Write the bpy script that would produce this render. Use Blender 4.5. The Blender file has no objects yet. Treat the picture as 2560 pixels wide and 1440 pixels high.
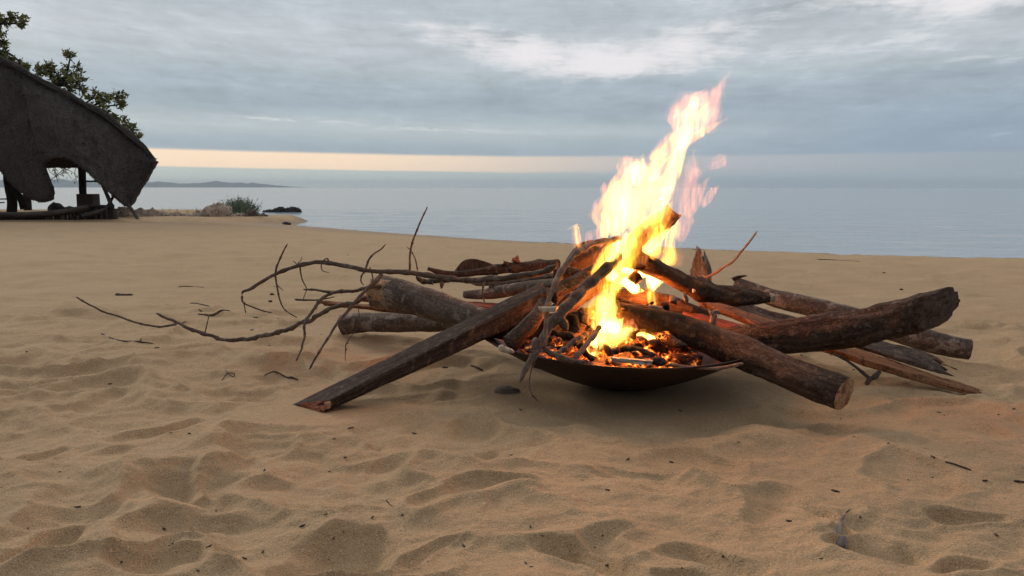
import bpy, math, random
import numpy as np
from mathutils import Vector
random.seed(7); rng = np.random.default_rng(11)
S = bpy.context.scene; COL = S.collection
PI = math.pi
# ---------------------------------------------------------------- camera
H = 0.5; FP = 2000.0; TILT = math.atan(252/2000)
cam_d = bpy.data.cameras.new('camera'); cam = bpy.data.objects.new('camera', cam_d); COL.objects.link(cam)
cam.location = (0, 0, H); cam.rotation_euler = (PI/2 - TILT, 0, 0)
cam_d.sensor_width = 36; cam_d.lens = 36*FP/2560; cam_d.clip_start = .02; cam_d.clip_end = 30000
S.camera = cam
S.view_settings.view_transform = 'Standard'; S.view_settings.look = 'None'
S.view_settings.exposure = 0; S.view_settings.gamma = 1
S.cycles.transparent_max_bounces = 64; S.cycles.max_bounces = 6; S.cycles.volume_bounces = 0
S.cycles.sample_clamp_indirect = 6

def srgb(r, g, b, k=1.0):
    f = lambda c: (c/255/12.92 if c <= 10 else ((c/255+.055)/1.055)**2.4)*k
    return (f(r), f(g), f(b), 1)

class NT:
    """small helper over a node tree"""
    def __init__(s, tree):
        s.t = tree; s.n = tree.nodes; s.l = tree.links; s.n.clear()
    def node(s, typ, **kw):
        n = s.n.new(typ)
        for k, v in kw.items(): setattr(n, k, v)
        return n
    def put(s, sock, v):
        if v is None: return
        if isinstance(v, bpy.types.NodeSocket): s.l.new(v, sock)
        else: sock.default_value = v
    def m(s, op, a, b=None, c=None, clamp=False):
        n = s.node('ShaderNodeMath', operation=op, use_clamp=clamp)
        for i, v in enumerate((a, b, c)): s.put(n.inputs[i], v)
        return n.outputs[0]
    def vm(s, op, a, b=None):
        n = s.node('ShaderNodeVectorMath', operation=op)
        s.put(n.inputs[0], a); s.put(n.inputs[1], b)
        return n.outputs[0]
    def comb(s, x, y, z=0.0):
        n = s.node('ShaderNodeCombineXYZ')
        for i, v in enumerate((x, y, z)): s.put(n.inputs[i], v)
        return n.outputs[0]
    def sep(s, v):
        n = s.node('ShaderNodeSeparateXYZ'); s.put(n.inputs[0], v); return n.outputs
    def noise(s, vec, scale, detail=3, rough=.5, dist=0.0, color=False):
        n = s.node('ShaderNodeTexNoise'); s.put(n.inputs['Vector'], vec)
        n.inputs['Scale'].default_value = scale; n.inputs['Detail'].default_value = detail
        n.inputs['Roughness'].default_value = rough; n.inputs['Distortion'].default_value = dist
        return n.outputs['Color' if color else 0]
    def voro(s, vec, scale, feature='F1', out=0):
        n = s.node('ShaderNodeTexVoronoi', feature=feature); s.put(n.inputs['Vector'], vec)
        n.inputs['Scale'].default_value = scale
        return n.outputs[out]
    def sstep(s, v, a, b, lo=0.0, hi=1.0):
        n = s.node('ShaderNodeMapRange', interpolation_type='SMOOTHSTEP')
        for i, q in enumerate((v, a, b, lo, hi)): s.put(n.inputs[i], q)
        return n.outputs[0]
    def ramp(s, v, stops, interp='LINEAR'):
        n = s.node('ShaderNodeValToRGB'); r = n.color_ramp; r.interpolation = interp
        while len(r.elements) < len(stops): r.elements.new(.5)
        for e, (p, c) in zip(r.elements, stops):
            e.position = p; e.color = c if len(c) == 4 else (*c, 1)
        s.put(n.inputs[0], v); return n.outputs[0]
    def mix(s, f, a, b, blend='MIX'):
        n = s.node('ShaderNodeMix', data_type='RGBA', blend_type=blend)
        s.put(n.inputs[0], f); s.put(n.inputs[6], a); s.put(n.inputs[7], b)
        return n.outputs[2]
    def attr(s, name, out='Vector'):
        n = s.node('ShaderNodeAttribute', attribute_name=name); return n.outputs[out]
    def bump(s, h, strength=.5, dist=.01, normal=None):
        n = s.node('ShaderNodeBump'); n.inputs['Strength'].default_value = strength
        n.inputs['Distance'].default_value = dist; s.put(n.inputs['Height'], h)
        if normal is not None: s.put(n.inputs['Normal'], normal)
        return n.outputs[0]

# ---------------------------------------------------------------- sky
SUN_AZ, SUN_EL = math.radians(-44), math.radians(20)
w = bpy.data.worlds.new('World'); S.world = w; w.use_nodes = True
N = NT(w.node_tree)
sky = N.node('ShaderNodeTexSky', sky_type='NISHITA'); sky.sun_disc = False
sky.sun_elevation = SUN_EL; sky.sun_rotation = SUN_AZ
bg0 = N.node('ShaderNodeBackground'); N.put(bg0.inputs[0], sky.outputs[0]); bg0.inputs[1].default_value = .06
tc = N.node('ShaderNodeTexCoord').outputs['Generated']
X, Y, Z = N.sep(N.vm('NORMALIZE', tc))
el0 = N.m('ARCSINE', Z); az = N.m('ARCTAN2', X, Y)
wob = N.m('MULTIPLY', N.m('SUBTRACT', N.noise(N.comb(N.m('MULTIPLY', az, 9.0), N.m('MULTIPLY', el0, 60.0)), 1.5, 6, .62), .5), .0012)
el = N.m('ADD', N.m('ADD', el0, N.m('MULTIPLY', N.m('MINIMUM', N.m('MAXIMUM', az, -.6), 0.0), .0135)), wob)
wob2 = N.m('MULTIPLY', N.m('SUBTRACT', N.noise(N.comb(N.m('MULTIPLY', az, 1.6), N.m('MULTIPLY', el0, 9.0), 3.0), 1.6, 4), .5), .05)
eld = N.m('ADD', el, N.m('MULTIPLY', wob2, N.sstep(el, .045, .12)))
deck = N.ramp(N.m('MULTIPLY', eld, 1/.3), [
    (.0, srgb(146,160,171)), (.15, srgb(140,155,166)), (.185, srgb(146,160,169)), (.225, srgb(160,172,178)),
    (.265, srgb(151,164,172)), (.32, srgb(141,155,166)), (.40, srgb(146,159,170)), (.47, srgb(160,171,178)),
    (.55, srgb(168,176,183)), (.66, srgb(158,169,176)), (.8, srgb(166,176,183)), (1.0, srgb(178,186,192))])
# right part of the low deck is bluer and darker
deck = N.mix(N.m('MULTIPLY', N.sstep(az, .1, .5), N.sstep(eld, .14, .06)), deck, srgb(132,148,164))
# streaky texture: cloud-plane coordinates plus stretched band coordinates
cz = N.m('ADD', Z, .10)
cp = N.comb(N.m('MULTIPLY', N.m('DIVIDE', X, cz), 1.15), N.m('MULTIPLY', N.m('DIVIDE', Y, cz), .62), 0.0)
band = N.comb(N.m('ADD', N.m('MULTIPLY', az, 3.2), N.m('MULTIPLY', el, 5.0)), N.m('MULTIPLY', el, 26.0), 1.7)
n1 = N.noise(cp, 1.9, 7, .58, .4)
n2 = N.noise(band, 2.2, 7, .6, .5)
n3 = N.noise(band, 9.0, 5, .6, .8)
n4 = N.noise(cp, 9.0, 6, .65, .6)
tex = N.m('ADD', N.m('ADD', N.m('MULTIPLY', n1, .42), N.m('MULTIPLY', n2, .30)), N.m('ADD', N.m('MULTIPLY', n3, .12), N.m('MULTIPLY', n4, .16)))
up = N.sstep(el, .045, .14, .35, 1.0)
mod = N.m('ADD', 1.0, N.m('MULTIPLY', N.m('MULTIPLY', N.m('SUBTRACT', tex, .5), 1.55), up))
deck = N.vm('MULTIPLY', deck, N.comb(mod, mod, mod)); deck = N.vm('MULTIPLY', deck, (1.20, 1.165, 1.135))
def gauss(a0, e0, sa, se, slope=0.0):
    da = N.m('SUBTRACT', az, a0); de = N.m('SUBTRACT', N.m('SUBTRACT', el, e0), N.m('MULTIPLY', da, slope))
    q = N.m('ADD', N.m('POWER', N.m('ABSOLUTE', N.m('DIVIDE', da, sa)), 2.0), N.m('POWER', N.m('ABSOLUTE', N.m('DIVIDE', de, se)), 2.0))
    return N.m('EXPONENT', N.m('MULTIPLY', q, -1.0))
g = [gauss(.02,.160,.13,.020,-.13), gauss(.15,.145,.10,.013,.08), gauss(.44,.225,.22,.04,-.12), gauss(.26,.185,.16,.018,.2),
     gauss(-.06,.187,.10,.010,-.1), gauss(.33,.16,.2,.02,-.05), gauss(.54,.235,.12,.035,-.1), gauss(.5,.13,.12,.016,.0)]
wt = [1.2, 1.0, 1.35, .65, .4, .35, 1.4, .4]
tot = None
for gi, k in zip(g, wt):
    t_ = N.m('MULTIPLY', gi, k); tot = t_ if tot is None else N.m('ADD', tot, t_)
mask = N.sstep(N.m('ADD', tot, N.m('MULTIPLY', N.m('SUBTRACT', tex, .5), 5.0)), .30, 1.45)
deck = N.mix(mask, deck, srgb(222,219,221))
# thin bright streaks low in the deck
st = N.m('MULTIPLY', N.m('ADD', gauss(-.28,.0755,.09,.0022), gauss(-.09,.069,.09,.0030,-.02)), N.sstep(n3, .42, .62))
deck = N.mix(N.m('MULTIPLY', st, .85), deck, srgb(205,207,208))
deck = N.mix(N.m('MULTIPLY', gauss(-.12,.060,.2,.009,-.03), .35), deck, srgb(178,187,190))
# clear strip under the deck: peach on the left fading to grey-lilac on the right, then a pale teal bank
warm = N.sstep(az, -.25, .32)
peach = N.mix(warm, srgb(246,219,190), srgb(170,175,181))
peach = N.mix(N.sstep(az, .25, .6), peach, srgb(149,161,171))
bank = N.mix(N.sstep(az, -.3, .4), srgb(184,193,188), srgb(155,168,176))
low = N.mix(N.sstep(el, N.sstep(az, -.1, .4, .0165, .008), N.sstep(az, -.1, .4, .0195, .028)), bank, peach)
col = N.mix(N.sstep(el, .0352, .0400), low, deck)
zen = N.mix(N.sstep(el0, .26, .9), col, srgb(224,226,230))
zen = N.mix(N.sstep(N.m('ABSOLUTE', az), .75, 1.6), zen, N.mix(N.sstep(el0,.0,.6), srgb(70,78,88), srgb(168,172,180)))
bg1 = N.node('ShaderNodeBackground'); N.put(bg1.inputs[0], zen); bg1.inputs[1].default_value = 1.2
mx = N.node('ShaderNodeMixShader'); mx.inputs[0].default_value = .96
N.l.new(bg0.outputs[0], mx.inputs[1]); N.l.new(bg1.outputs[0], mx.inputs[2])
wo = N.node('ShaderNodeOutputWorld'); N.l.new(mx.outputs[0], wo.inputs[0])

sl = bpy.data.lights.new('sun', 'SUN'); sl.energy = 1.5; sl.angle = math.radians(12); sl.color = (1, .9, .8)
so = bpy.data.objects.new('sun', sl); COL.objects.link(so)
sd = Vector((math.sin(SUN_AZ)*math.cos(SUN_EL), math.cos(SUN_AZ)*math.cos(SUN_EL), math.sin(SUN_EL)))
so.rotation_euler = sd.to_track_quat('Z', 'Y').to_euler()

# ---------------------------------------------------------------- helpers
ct, st_ = math.cos(TILT), math.sin(TILT)
def ray(u, v):
    a, b = (u-1280)/FP, (v-720)/FP
    return np.array([a, ct - b*st_, -st_ - b*ct])
def at(u, v, Yd):
    d = ray(u, v); d = d*(Yd/d[1]); return np.array([d[0], Yd, H+d[2]])
def zc(ox, oy, k):   # reads a position measured in an enlarged crop of the photograph
    return lambda x, y: (ox+x*k, oy+y*k)
z1 = zc(0,0,800/1920); z2 = zc(560,480,900/2234); z3 = zc(1200,560,700/2191); z4 = zc(1700,560,860/2477)
z5 = zc(1350,120,650/1614); z6 = zc(160,560,740/2131); z7 = zc(1380,560,360/2356); z8 = zc(1360,740,360/2560); z9 = zc(1040,620,400/2560)
zr = zc(300,440,500/2560); zh = zc(0,380,400/2560); zid = zc(0,0,1.0)

def _hash(i, j, k, seed):
    h = (i.astype(np.int64)*374761393 + j.astype(np.int64)*668265263 + k.astype(np.int64)*2147483647 + seed*974711) & 0xffffffff
    h = ((h ^ (h >> 13))*1274126177) & 0xffffffff
    h = ((h ^ (h >> 16))*2246822519) & 0xffffffff
    return ((h ^ (h >> 15)) & 0xffffff)/float(0xffffff)
def vnoise(x, y, z=0.0, seed=0):
    x, y, z = np.broadcast_arrays(np.asarray(x, float), np.asarray(y, float), np.asarray(z, float))
    i, j, k = np.floor(x), np.floor(y), np.floor(z)
    f = x-i; g_ = y-j; h = z-k
    f = f*f*f*(f*(f*6-15)+10); g_ = g_*g_*g_*(g_*(g_*6-15)+10); h = h*h*h*(h*(h*6-15)+10)
    r = 0
    for a in (0, 1):
        for b in (0, 1):
            for c in (0, 1):
                r = r + _hash(i+a, j+b, k+c, seed)*(f if a else 1-f)*(g_ if b else 1-g_)*(h if c else 1-h)
    return r*2-1
def fbm(x, y, z=0.0, seed=0, o=4, gain=.5):
    r = 0; a = 1
    for q in range(o):
        r = r + a*vnoise(x*2**q, y*2**q, z*2**q, seed+q); a *= gain
    return r
def sms(a, b, x):
    t = np.clip((x-a)/(b-a), 0, 1); return t*t*(3-2*t)
def spline(P, R, n):
    P = np.asarray(P, float); R = np.asarray(R, float)
    if len(P) == 2: P = np.array([P[0], (P[0]+P[1])/2, P[1]]); R = np.array([R[0], (R[0]+R[1])/2, R[1]])
    L = np.r_[0, np.cumsum(np.linalg.norm(np.diff(P, axis=0), axis=1))]
    Q = np.vstack([2*P[0]-P[1], P, 2*P[-1]-P[-2]])
    out = []; rad = []; s = []
    for t in np.linspace(0, L[-1], n):
        i = min(max(np.searchsorted(L, t)-1, 0), len(P)-2)
        f = (t-L[i])/max(L[i+1]-L[i], 1e-9)
        p0, p1, p2, p3 = Q[i], Q[i+1], Q[i+2], Q[i+3]
        out.append(.5*((2*p1)+(-p0+p2)*f+(2*p0-5*p1+4*p2-p3)*f*f+(-p0+3*p1-3*p2+p3)*f**3))
        rad.append(R[i]*(1-f)+R[i+1]*f); s.append(t)
    return np.array(out), np.array(rad), np.array(s)
def frames(P, ref=None):
    T = np.gradient(P, axis=0); T /= np.linalg.norm(T, axis=1)[:, None]+1e-12
    a = np.array([0, 0, 1.0]) if ref is None else np.array(ref, float)
    if abs(T[0] @ a) > .95: a = np.array([0, 1.0, 0])
    u = np.cross(T[0], a); u /= np.linalg.norm(u); U = [u]
    for i in range(1, len(P)):
        u = U[-1]-T[i]*(U[-1] @ T[i]); u /= np.linalg.norm(u)+1e-12; U.append(u)
    U = np.array(U); return T, U, np.cross(T, U)

class MB:
    """collects vertices, faces, material slots and the local wood coordinate 'lc' of ONE mesh object"""
    def __init__(s): s.V = []; s.F = []; s.L = []; s.M = []; s.n = 0; s.SE = set()
    def add(s, V, F, L=None, mi=0):
        V = np.asarray(V, float); s.V.append(V); s.L.append(V if L is None else np.asarray(L, float))
        for f in F: s.F.append(tuple(int(i)+s.n for i in f)); s.M.append(mi)
        s.n += len(V)
    wobble = 0.0
    def tube(s, P, R, n=24, seg=10, amp=0.0, freq=30, knots=0, taper_ends=False, seed=0, sx=1.0, sy=1.0, mi=0, caps=True, ridge=0.0, ref=None, shear=(None, None)):
        P, R, t = spline(P, R, n)
        if MB.wobble: P = P+np.stack([fbm(t*28, seed*1.3, q_*5.1, 7, 3) for q_ in range(3)], -1)*(R*MB.wobble*np.clip(np.minimum(t, t[-1]-t)/(R.mean()*4), 0, 1))[:, None]
        T, U, W = frames(P, ref)
        th = np.linspace(0, 2*PI, seg, endpoint=False)
        if taper_ends: R = R*np.sqrt(np.clip(np.minimum(t, t[-1]-t)/(max(R)*1.2), .02, 1))
        if knots:
            for k in range(knots):
                c = t[-1]*(k+random.uniform(.2, .8))/knots; R = R*(1+random.uniform(.12, .42)*np.exp(-((t-c)/(np.mean(R)*1.3))**2))
        C, Sn = np.cos(th), np.sin(th)
        rr = R[:, None]*np.ones(seg)[None]
        lx = t[:, None]*np.ones(seg)[None]; ly = R.mean()*C[None]*np.ones(n)[:, None]; lz = R.mean()*Sn[None]*np.ones(n)[:, None]
        if amp: rr = rr*(1+amp*fbm(lx*freq*.5, ly*freq, lz*freq+seed*7.3, seed, 4))
        if ridge: rr = rr*(1-ridge*np.abs(fbm(lx*freq*.25, ly*freq*2.2, lz*freq*2.2+seed*3.1, seed+9, 3)))
        V = P[:, None]+(U[:, None]*(C[None, :, None]*sx)+W[:, None]*(Sn[None, :, None]*sy))*rr[..., None]
        for e, sh in enumerate(shear):
            if sh is None: continue
            wt_ = np.exp(-((t if e == 0 else t[-1]-t)/(R.mean()*2.2))**2)
            V = V+T[:, None]*(((V-P[:, None]) @ np.array(sh, float))*wt_[:, None])[..., None]
        V = V.reshape(-1, 3); L = np.stack([lx, ly, lz], -1).reshape(-1, 3)
        L = L+np.array([seed*1.37, seed*.73, 0])
        F = []
        for i in range(n-1):
            for j in range(seg):
                a = i*seg+j; b = i*seg+(j+1) % seg
                F.append((a, b, b+seg, a+seg))
        if caps: F.append(tuple(range(seg))[::-1]); F.append(tuple((n-1)*seg+j for j in range(seg)))
        s.add(V, F, L, mi)
        return V[:seg], V[-seg:], T
    def loft(s, A, B, n=50, k=8, amp=0.003, freq=40, seed=0, bend=None, mi=0, endjag=0.0, C=None):
        """prism between quad A and quad B (4 corners each), sides cut k times, rough; C = optional middle quad"""
        A, B = np.asarray(A, float), np.asarray(B, float)
        ring = []
        for q in range(4):
            for j in range(k): ring.append((q, j/k))
        L = np.linalg.norm(B.mean(0)-A.mean(0)); V = []; LC = []
        w_ = np.linalg.norm(A[1]-A[0]); h_ = np.linalg.norm(A[2]-A[1])
        cc = np.array([[0, 0], [w_, 0], [w_, h_], [0, h_]])
        for i in range(n):
            f = i/(n-1)
            if C is None: Q = A*(1-f)+B*f
            else:
                C_ = np.asarray(C, float); Q = (A*(1-f)**2+(4*C_-A-B)*.5*2*f*(1-f)+B*f*f)
            for q, g_ in ring:
                p = Q[q]*(1-g_)+Q[(q+1) % 4]*g_; c = cc[q]*(1-g_)+cc[(q+1) % 4]*g_
                cen = Q.mean(0)
                rd = (p-cen); cor = abs(g_-.5)*2
                p = cen+rd*(1-.06*cor**6)
                V.append(p); LC.append([f*L, c[0], c[1]])
        V = np.array(V); LC = np.array(LC)
        cen = V.reshape(n, -1, 3).mean(1, keepdims=True).repeat(4*k, 1).reshape(-1, 3)
        d = V-cen; dn = d/(np.linalg.norm(d, axis=1)[:, None]+1e-9)
        nz = fbm(LC[:, 0]*freq*.3, LC[:, 1]*freq*1.6+seed, LC[:, 2]*freq*1.6, seed, 5)
        V = V+dn*(amp*nz)[:, None]
        ax = (B.mean(0)-A.mean(0))/L
        if endjag:
            e = fbm(LC[:, 1]*freq*3, LC[:, 2]*freq*3, seed*1.0, seed+5, 3)
            wgt = np.exp(-np.minimum(LC[:, 0], L-LC[:, 0])/(endjag*1.5))*np.where(LC[:, 0] > L/2, 1, -1)
            V = V+ax[None]*(e*wgt*endjag)[:, None]
        m = 4*k; F = []
        for i in range(n-1):
            for q in range(4): s.SE.add((s.n+i*m+q*k, s.n+(i+1)*m+q*k))
            for j in range(m):
                a = i*m+j; b = i*m+(j+1) % m; F.append((a, b, b+m, a+m))
        F.append(tuple(range(m))[::-1]); F.append(tuple((n-1)*m+j for j in range(m)))
        s.add(V, F, LC+seed*.37, mi)
        return V[:m], V[-m:]
    def blob(s, c, r, n=3, amp=.25, freq=2.0, seed=0, mi=0, flat=0.0, rot=0.0, facet=0.0, power=1.0):
        c = np.array(c, float); r = np.array(r, float)*np.ones(3)
        import bmesh
        bm = bmesh.new(); bmesh.ops.create_icosphere(bm, subdivisions=n, radius=1)
        V = np.array([v.co[:] for v in bm.verts]); F = [[v.index for v in f.verts] for f in bm.faces]; bm.free()
        d = 1+amp*fbm(V[:, 0]*freq+seed*3.7, V[:, 1]*freq, V[:, 2]*freq, seed, 5)
        if facet: d = d*(1-facet*np.abs(fbm(V[:, 0]*freq*1.3+9, V[:, 1]*freq*1.3, V[:, 2]*freq*1.3, seed+3, 3)))
        V = V*d[:, None]*r
        cr, sr = math.cos(rot), math.sin(rot)
        V = V @ np.array([[cr, sr, 0], [-sr, cr, 0], [0, 0, 1]])
        s.add(V+c, F, V+seed, mi)
    def fan(s, ring, depth=0.0, mi=0, seed=0, axis=None, rings=5, amp=.001, lift=.0004):
        """rough cut face closing a ring of points"""
        ring = np.asarray(ring); c = ring.mean(0); n = len(ring); ax = np.asarray(axis, float)
        V = []; LC = []
        for k in range(rings, 0, -1):
            f = k/rings
            p = c+(ring-c)*f
            nz = amp*fbm(p[:, 0]*300, p[:, 1]*300, p[:, 2]*300, seed, 3)*(1 if k < rings else .3)+depth*(1-f*f)+lift
            V.append(p+ax[None]*nz[:, None])
            th = np.linspace(0, 2*PI, n, endpoint=False); R0 = np.linalg.norm(ring-c, axis=1).mean()
            LC.append(np.stack([np.zeros(n), R0*f*np.cos(th), R0*f*np.sin(th)], -1))
        V.append([c+ax*(depth+lift)]); LC.append([[0, 0, 0]])
        V = np.vstack(V); LC = np.vstack(LC); F = []
        for k in range(rings-1):
            for j in range(n):
                a = k*n+j; b = k*n+(j+1) % n; F.append((a, b, b+n, a+n))
        for j in range(n): F.append(((rings-1)*n+j, (rings-1)*n+(j+1) % n, rings*n))
        s.add(V, F, LC+seed, mi)
    def build(s, name, mats, parent=None, smooth=True):
        V = np.vstack(s.V); L = np.vstack(s.L)
        me = bpy.data.meshes.new(name)
        origin = np.array([V[:, 0].mean(), V[:, 1].mean(), V[:, 2].min()]) if parent is None else np.array(parent.matrix_world.translation if False else parent['_o'])
        me.from_pydata((V-origin).tolist(), [], s.F)
        at_ = me.attributes.new('lc', 'FLOAT_VECTOR', 'POINT'); at_.data.foreach_set('vector', L.astype(np.float32).ravel())
        d = np.linalg.norm((V-FC)*np.array([1, 1, 1.0]), axis=1)
        nz = vnoise(V[:, 0]*25, V[:, 1]*25, V[:, 2]*25, 5)*.04
        ch = 1-sms(.10, .25, d+nz)
        at_ = me.attributes.new('char', 'FLOAT', 'POINT'); at_.data.foreach_set('value', ch.astype(np.float32))
        if not isinstance(mats, (list, tuple)): mats = [mats]
        for m_ in mats: me.materials.append(m_)
        me.polygons.foreach_set('material_index', s.M)
        me.polygons.foreach_set('use_smooth', [smooth]*len(s.F))
        me.update()
        if s.SE:
            sa = me.attributes.new('sharp_edge', 'BOOLEAN', 'EDGE')
            sa.data.foreach_set('value', [(min(e.vertices), max(e.vertices)) in s.SE for e in me.edges])
        o = bpy.data.objects.new(name, me); COL.objects.link(o)
        if parent is None: o.location = origin; o['_o'] = origin.tolist()
        else: o.parent = parent; o['_o'] = list(parent['_o'])
        return o
FC = np.array([.27, 1.95, .17])     # heart of the fire
def tag(o, label, cat, group=None, kind=None):
    if label: o['label'] = label
    if cat: o['category'] = cat
    if group: o['group'] = group
    if kind: o['kind'] = kind
    return o
def struct(o): o['kind'] = 'structure'; return o
def thing(name, label, cat, loc, group=None):
    o = bpy.data.objects.new(name, None); COL.objects.link(o); o.location = tuple(loc); o['_o'] = list(map(float, loc))
    return tag(o, label, cat, group)

# ---------------------------------------------------------------- materials
def mat(name):
    m = bpy.data.materials.new(name); m.use_nodes = True; N = NT(m.node_tree)
    b = N.node('ShaderNodeBsdfPrincipled'); o = N.node('ShaderNodeOutputMaterial'); N.l.new(b.outputs[0], o.inputs[0])
    return m, N, b
def wood(name, c1, c2, c3=None, along=8, around=60, rough=.85, char=1.0, bump=.85, bd=.006, crack=.0, patch=None, glow=0.0, spec=.12):
    m, N, b = mat(name)
    lc = N.attr('lc'); mp = N.node('ShaderNodeMapping'); N.put(mp.inputs[0], lc); mp.inputs['Scale'].default_value = (along, around, around)
    v = mp.outputs[0]
    n1 = N.noise(v, 1.0, 5, .6, .6); n2 = N.noise(lc, 45, 5, .65); n3 = N.noise(lc, 240, 3, .6)
    c = N.mix(N.sstep(n1, .32, .68), c1, c2)
    if c3: c = N.mix(N.sstep(n2, .52, .66), c, c3)
    if patch: c = N.mix(N.sstep(N.noise(lc, 17, 4, .6, .8), .53, .60), c, patch)
    c = N.mix(N.sstep(n3, .3, .7), N.vm('MULTIPLY', c, (.62, .62, .62)), c)
    h = N.m('ADD', N.m('ADD', N.m('MULTIPLY', n1, .8), N.m('MULTIPLY', n2, .6)), N.m('MULTIPLY', n3, .25))
    if crack:
        mq = N.node('ShaderNodeMapping'); N.put(mq.inputs[0], lc); mq.inputs['Scale'].default_value = (along*1.1, around*1.6, around*1.6)
        cv = N.voro(N.vm('ADD', mq.outputs[0], N.vm('MULTIPLY', N.noise(lc, 60, 4, color=True), (1.6, 1.6, 1.6))), 1.0, 'DISTANCE_TO_EDGE')
        ck = N.sstep(cv, .0, .10)
        h = N.m('ADD', h, N.m('MULTIPLY', ck, crack)); c = N.mix(ck, N.vm('MULTIPLY', c, (.62, .60, .58)), c)
    if char:
        ch = N.m('MULTIPLY', N.attr('char', 'Fac'), char)
        c = N.mix(ch, c, N.mix(N.sstep(n2, .55, .7), (.010, .008, .007, 1), (.035, .032, .03, 1)))
        if glow:
            ve = N.voro(lc, 90, 'DISTANCE_TO_EDGE')
            gl = N.m('MULTIPLY', N.m('MULTIPLY', N.sstep(ve, .16, .02), N.sstep(N.noise(lc, 22, 3, .6), .52, .68)), N.sstep(ch, .6, 1.0))
            N.put(b.inputs['Emission Color'], N.mix(gl, (1, .06, .005, 1), (1, .30, .04, 1)))
            N.put(b.inputs['Emission Strength'], N.m('MULTIPLY', gl, glow))
    N.put(b.inputs['Base Color'], c); b.inputs['Roughness'].default_value = rough
    b.inputs['Specular IOR Level'].default_value = spec
    N.put(b.inputs['Normal'], N.bump(h, bump, bd))
    return m
M = {}
M['bark_dark'] = wood('bark_dark', (.050,.034,.026,1), (.105,.074,.055,1), (.15,.115,.09,1), 7, 40, crack=.4, glow=2.2)
M['bark_grey'] = wood('bark_grey', (.115,.084,.066,1), (.20,.15,.118,1), (.25,.20,.16,1), 6, 25, crack=.1, patch=(.31,.25,.20,1), glow=2)
M['bark_brown'] = wood('bark_brown', (.066,.042,.030,1), (.13,.086,.062,1), (.17,.12,.09,1), 8, 45, crack=.35)
M['branch'] = wood('branch_bark', (.085,.060,.046,1), (.16,.118,.092,1), (.22,.175,.14,1), 30, 120, bd=.0012, char=.75)
M['branch_pale'] = wood('branch_pale', (.19,.115,.08,1), (.30,.19,.135,1), (.36,.25,.18,1), 30, 120, bd=.001, char=.45)
M['twig'] = wood('twig_bark', (.055,.040,.032,1), (.12,.088,.068,1), None, 40, 150, bd=.0008, char=.6)
M['timber'] = wood('timber', (.048,.031,.024,1), (.090,.060,.044,1), (.15,.105,.075,1), 5, 90, bd=.006, crack=.3, char=.9, glow=4)
M['split_orange'] = wood('split_orange', (.17,.075,.035,1), (.34,.17,.085,1), (.10,.045,.025,1), 3, 150, bd=.002, char=.95)
M['split_red'] = wood('split_red', (.20,.065,.040,1), (.34,.13,.085,1), None, 4, 140, bd=.002, char=.9)
M['cut'] = wood('cut_wood', (.34,.19,.10,1), (.52,.34,.21,1), (.22,.10,.06,1), 50, 50, bd=.003, char=.3, bump=.8)
M['cut_dark'] = wood('cut_wood_dark', (.07,.052,.042,1), (.13,.10,.08,1), (.03,.024,.02,1), 50, 60, bd=.003, char=.3, bump=.8)
M['cut_red'] = wood('cut_wood_red', (.30,.085,.045,1), (.40,.17,.10,1), (.2,.07,.04,1), 40, 40, bd=.002, char=.2)
M['pale'] = wood('pale_wood', (.42,.36,.27,1), (.60,.53,.42,1), (.25,.20,.15,1), 12, 160, bd=.0015, char=.12)
M['charcoal'] = wood('charcoal', (.012,.010,.009,1), (.035,.030,.027,1), (.10,.095,.09,1), 30, 60, char=.6, bd=.003, glow=16)
M['ash'] = wood('ash', (.10,.09,.09,1), (.24,.23,.23,1), None, 60, 60, char=.3)
# ---------------------------------------------------------------- beach
ZW = -1.10      # water level
SX = np.array([-60, -40, -20, -12, -9.2, -4, 0, 6.2, 11.3, 20, 40, 80]); SY = np.array([39, 39, 38.6, 37.5, 34, 28, 24, 20, 17.6, 14, 8, 2.])
def shore(x): return np.interp(x, SX, SY)
DIMP = []   # footprints and hollows: (u, v, half width px, half height px, depth m, tilt)
for d in [(470,1225,215,62,.030,.10),(860,1318,150,62,.028,.05),(1200,1235,140,45,.020,.12),(1190,1110,150,50,.018,.0),(600,985,115,28,.016,.0),
          (390,1065,80,38,.016,.1),(250,1010,85,25,.014,.1),(1540,1175,105,42,.018,.05),(2100,1075,120,36,.020,.10),(2280,1185,105,40,.018,.12),
          (1910,1230,150,45,.016,.05),(1530,1335,110,38,.018,.05),(1180,1120,80,30,.010,.0),(110,1120,95,28,.016,-.1),(110,1350,130,50,.022,.1),
          (480,1400,150,40,.022,-.1),(1720,1120,90,25,.010,.1),(2430,1090,150,30,.014,.15),(1480,1395,170,45,.022,.1),(1800,1345,140,36,.018,.05),
          (2420,1265,90,28,.014,.1),(700,1130,100,34,.012,.0),(1010,1380,150,36,.016,.05),(120,900,110,18,.010,.0),(300,790,130,22,.014,.0),
          (640,820,140,18,.010,.0),(2200,1330,120,40,.016,.05),(880,1010,90,22,.010,.0),(1380,1060,100,18,.010,.0),(640,1180,80,22,.010,.1),
          (2060,1265,40,40,.014,.4),(560,905,90,14,.009,.0),(180,760,120,12,.010,.0),(60,1010,90,18,.012,.0),(1000,1160,90,26,.012,.1),
          (2480,1400,130,40,.018,.1),(1350,960,80,12,.008,.0),(2250,980,150,20,.010,.1),(1750,1420,120,30,.016,.0),(330,1130,60,26,.010,.1)]:
    u, v, a, b, dep, tilt = d
    r = ray(u, v); t = -H/r[2]; x, y = r[0]*t, r[1]*t
    r2 = ray(u, v-b); y2 = r2[1]*(-H/r2[2]); r3 = ray(u, v+b); y3 = r3[1]*(-H/r3[2])
    DIMP.append((x, (y2+y3)/2, a*t*ct/FP*1.0, abs(y2-y3)/2, dep*.95, tilt))
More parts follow.
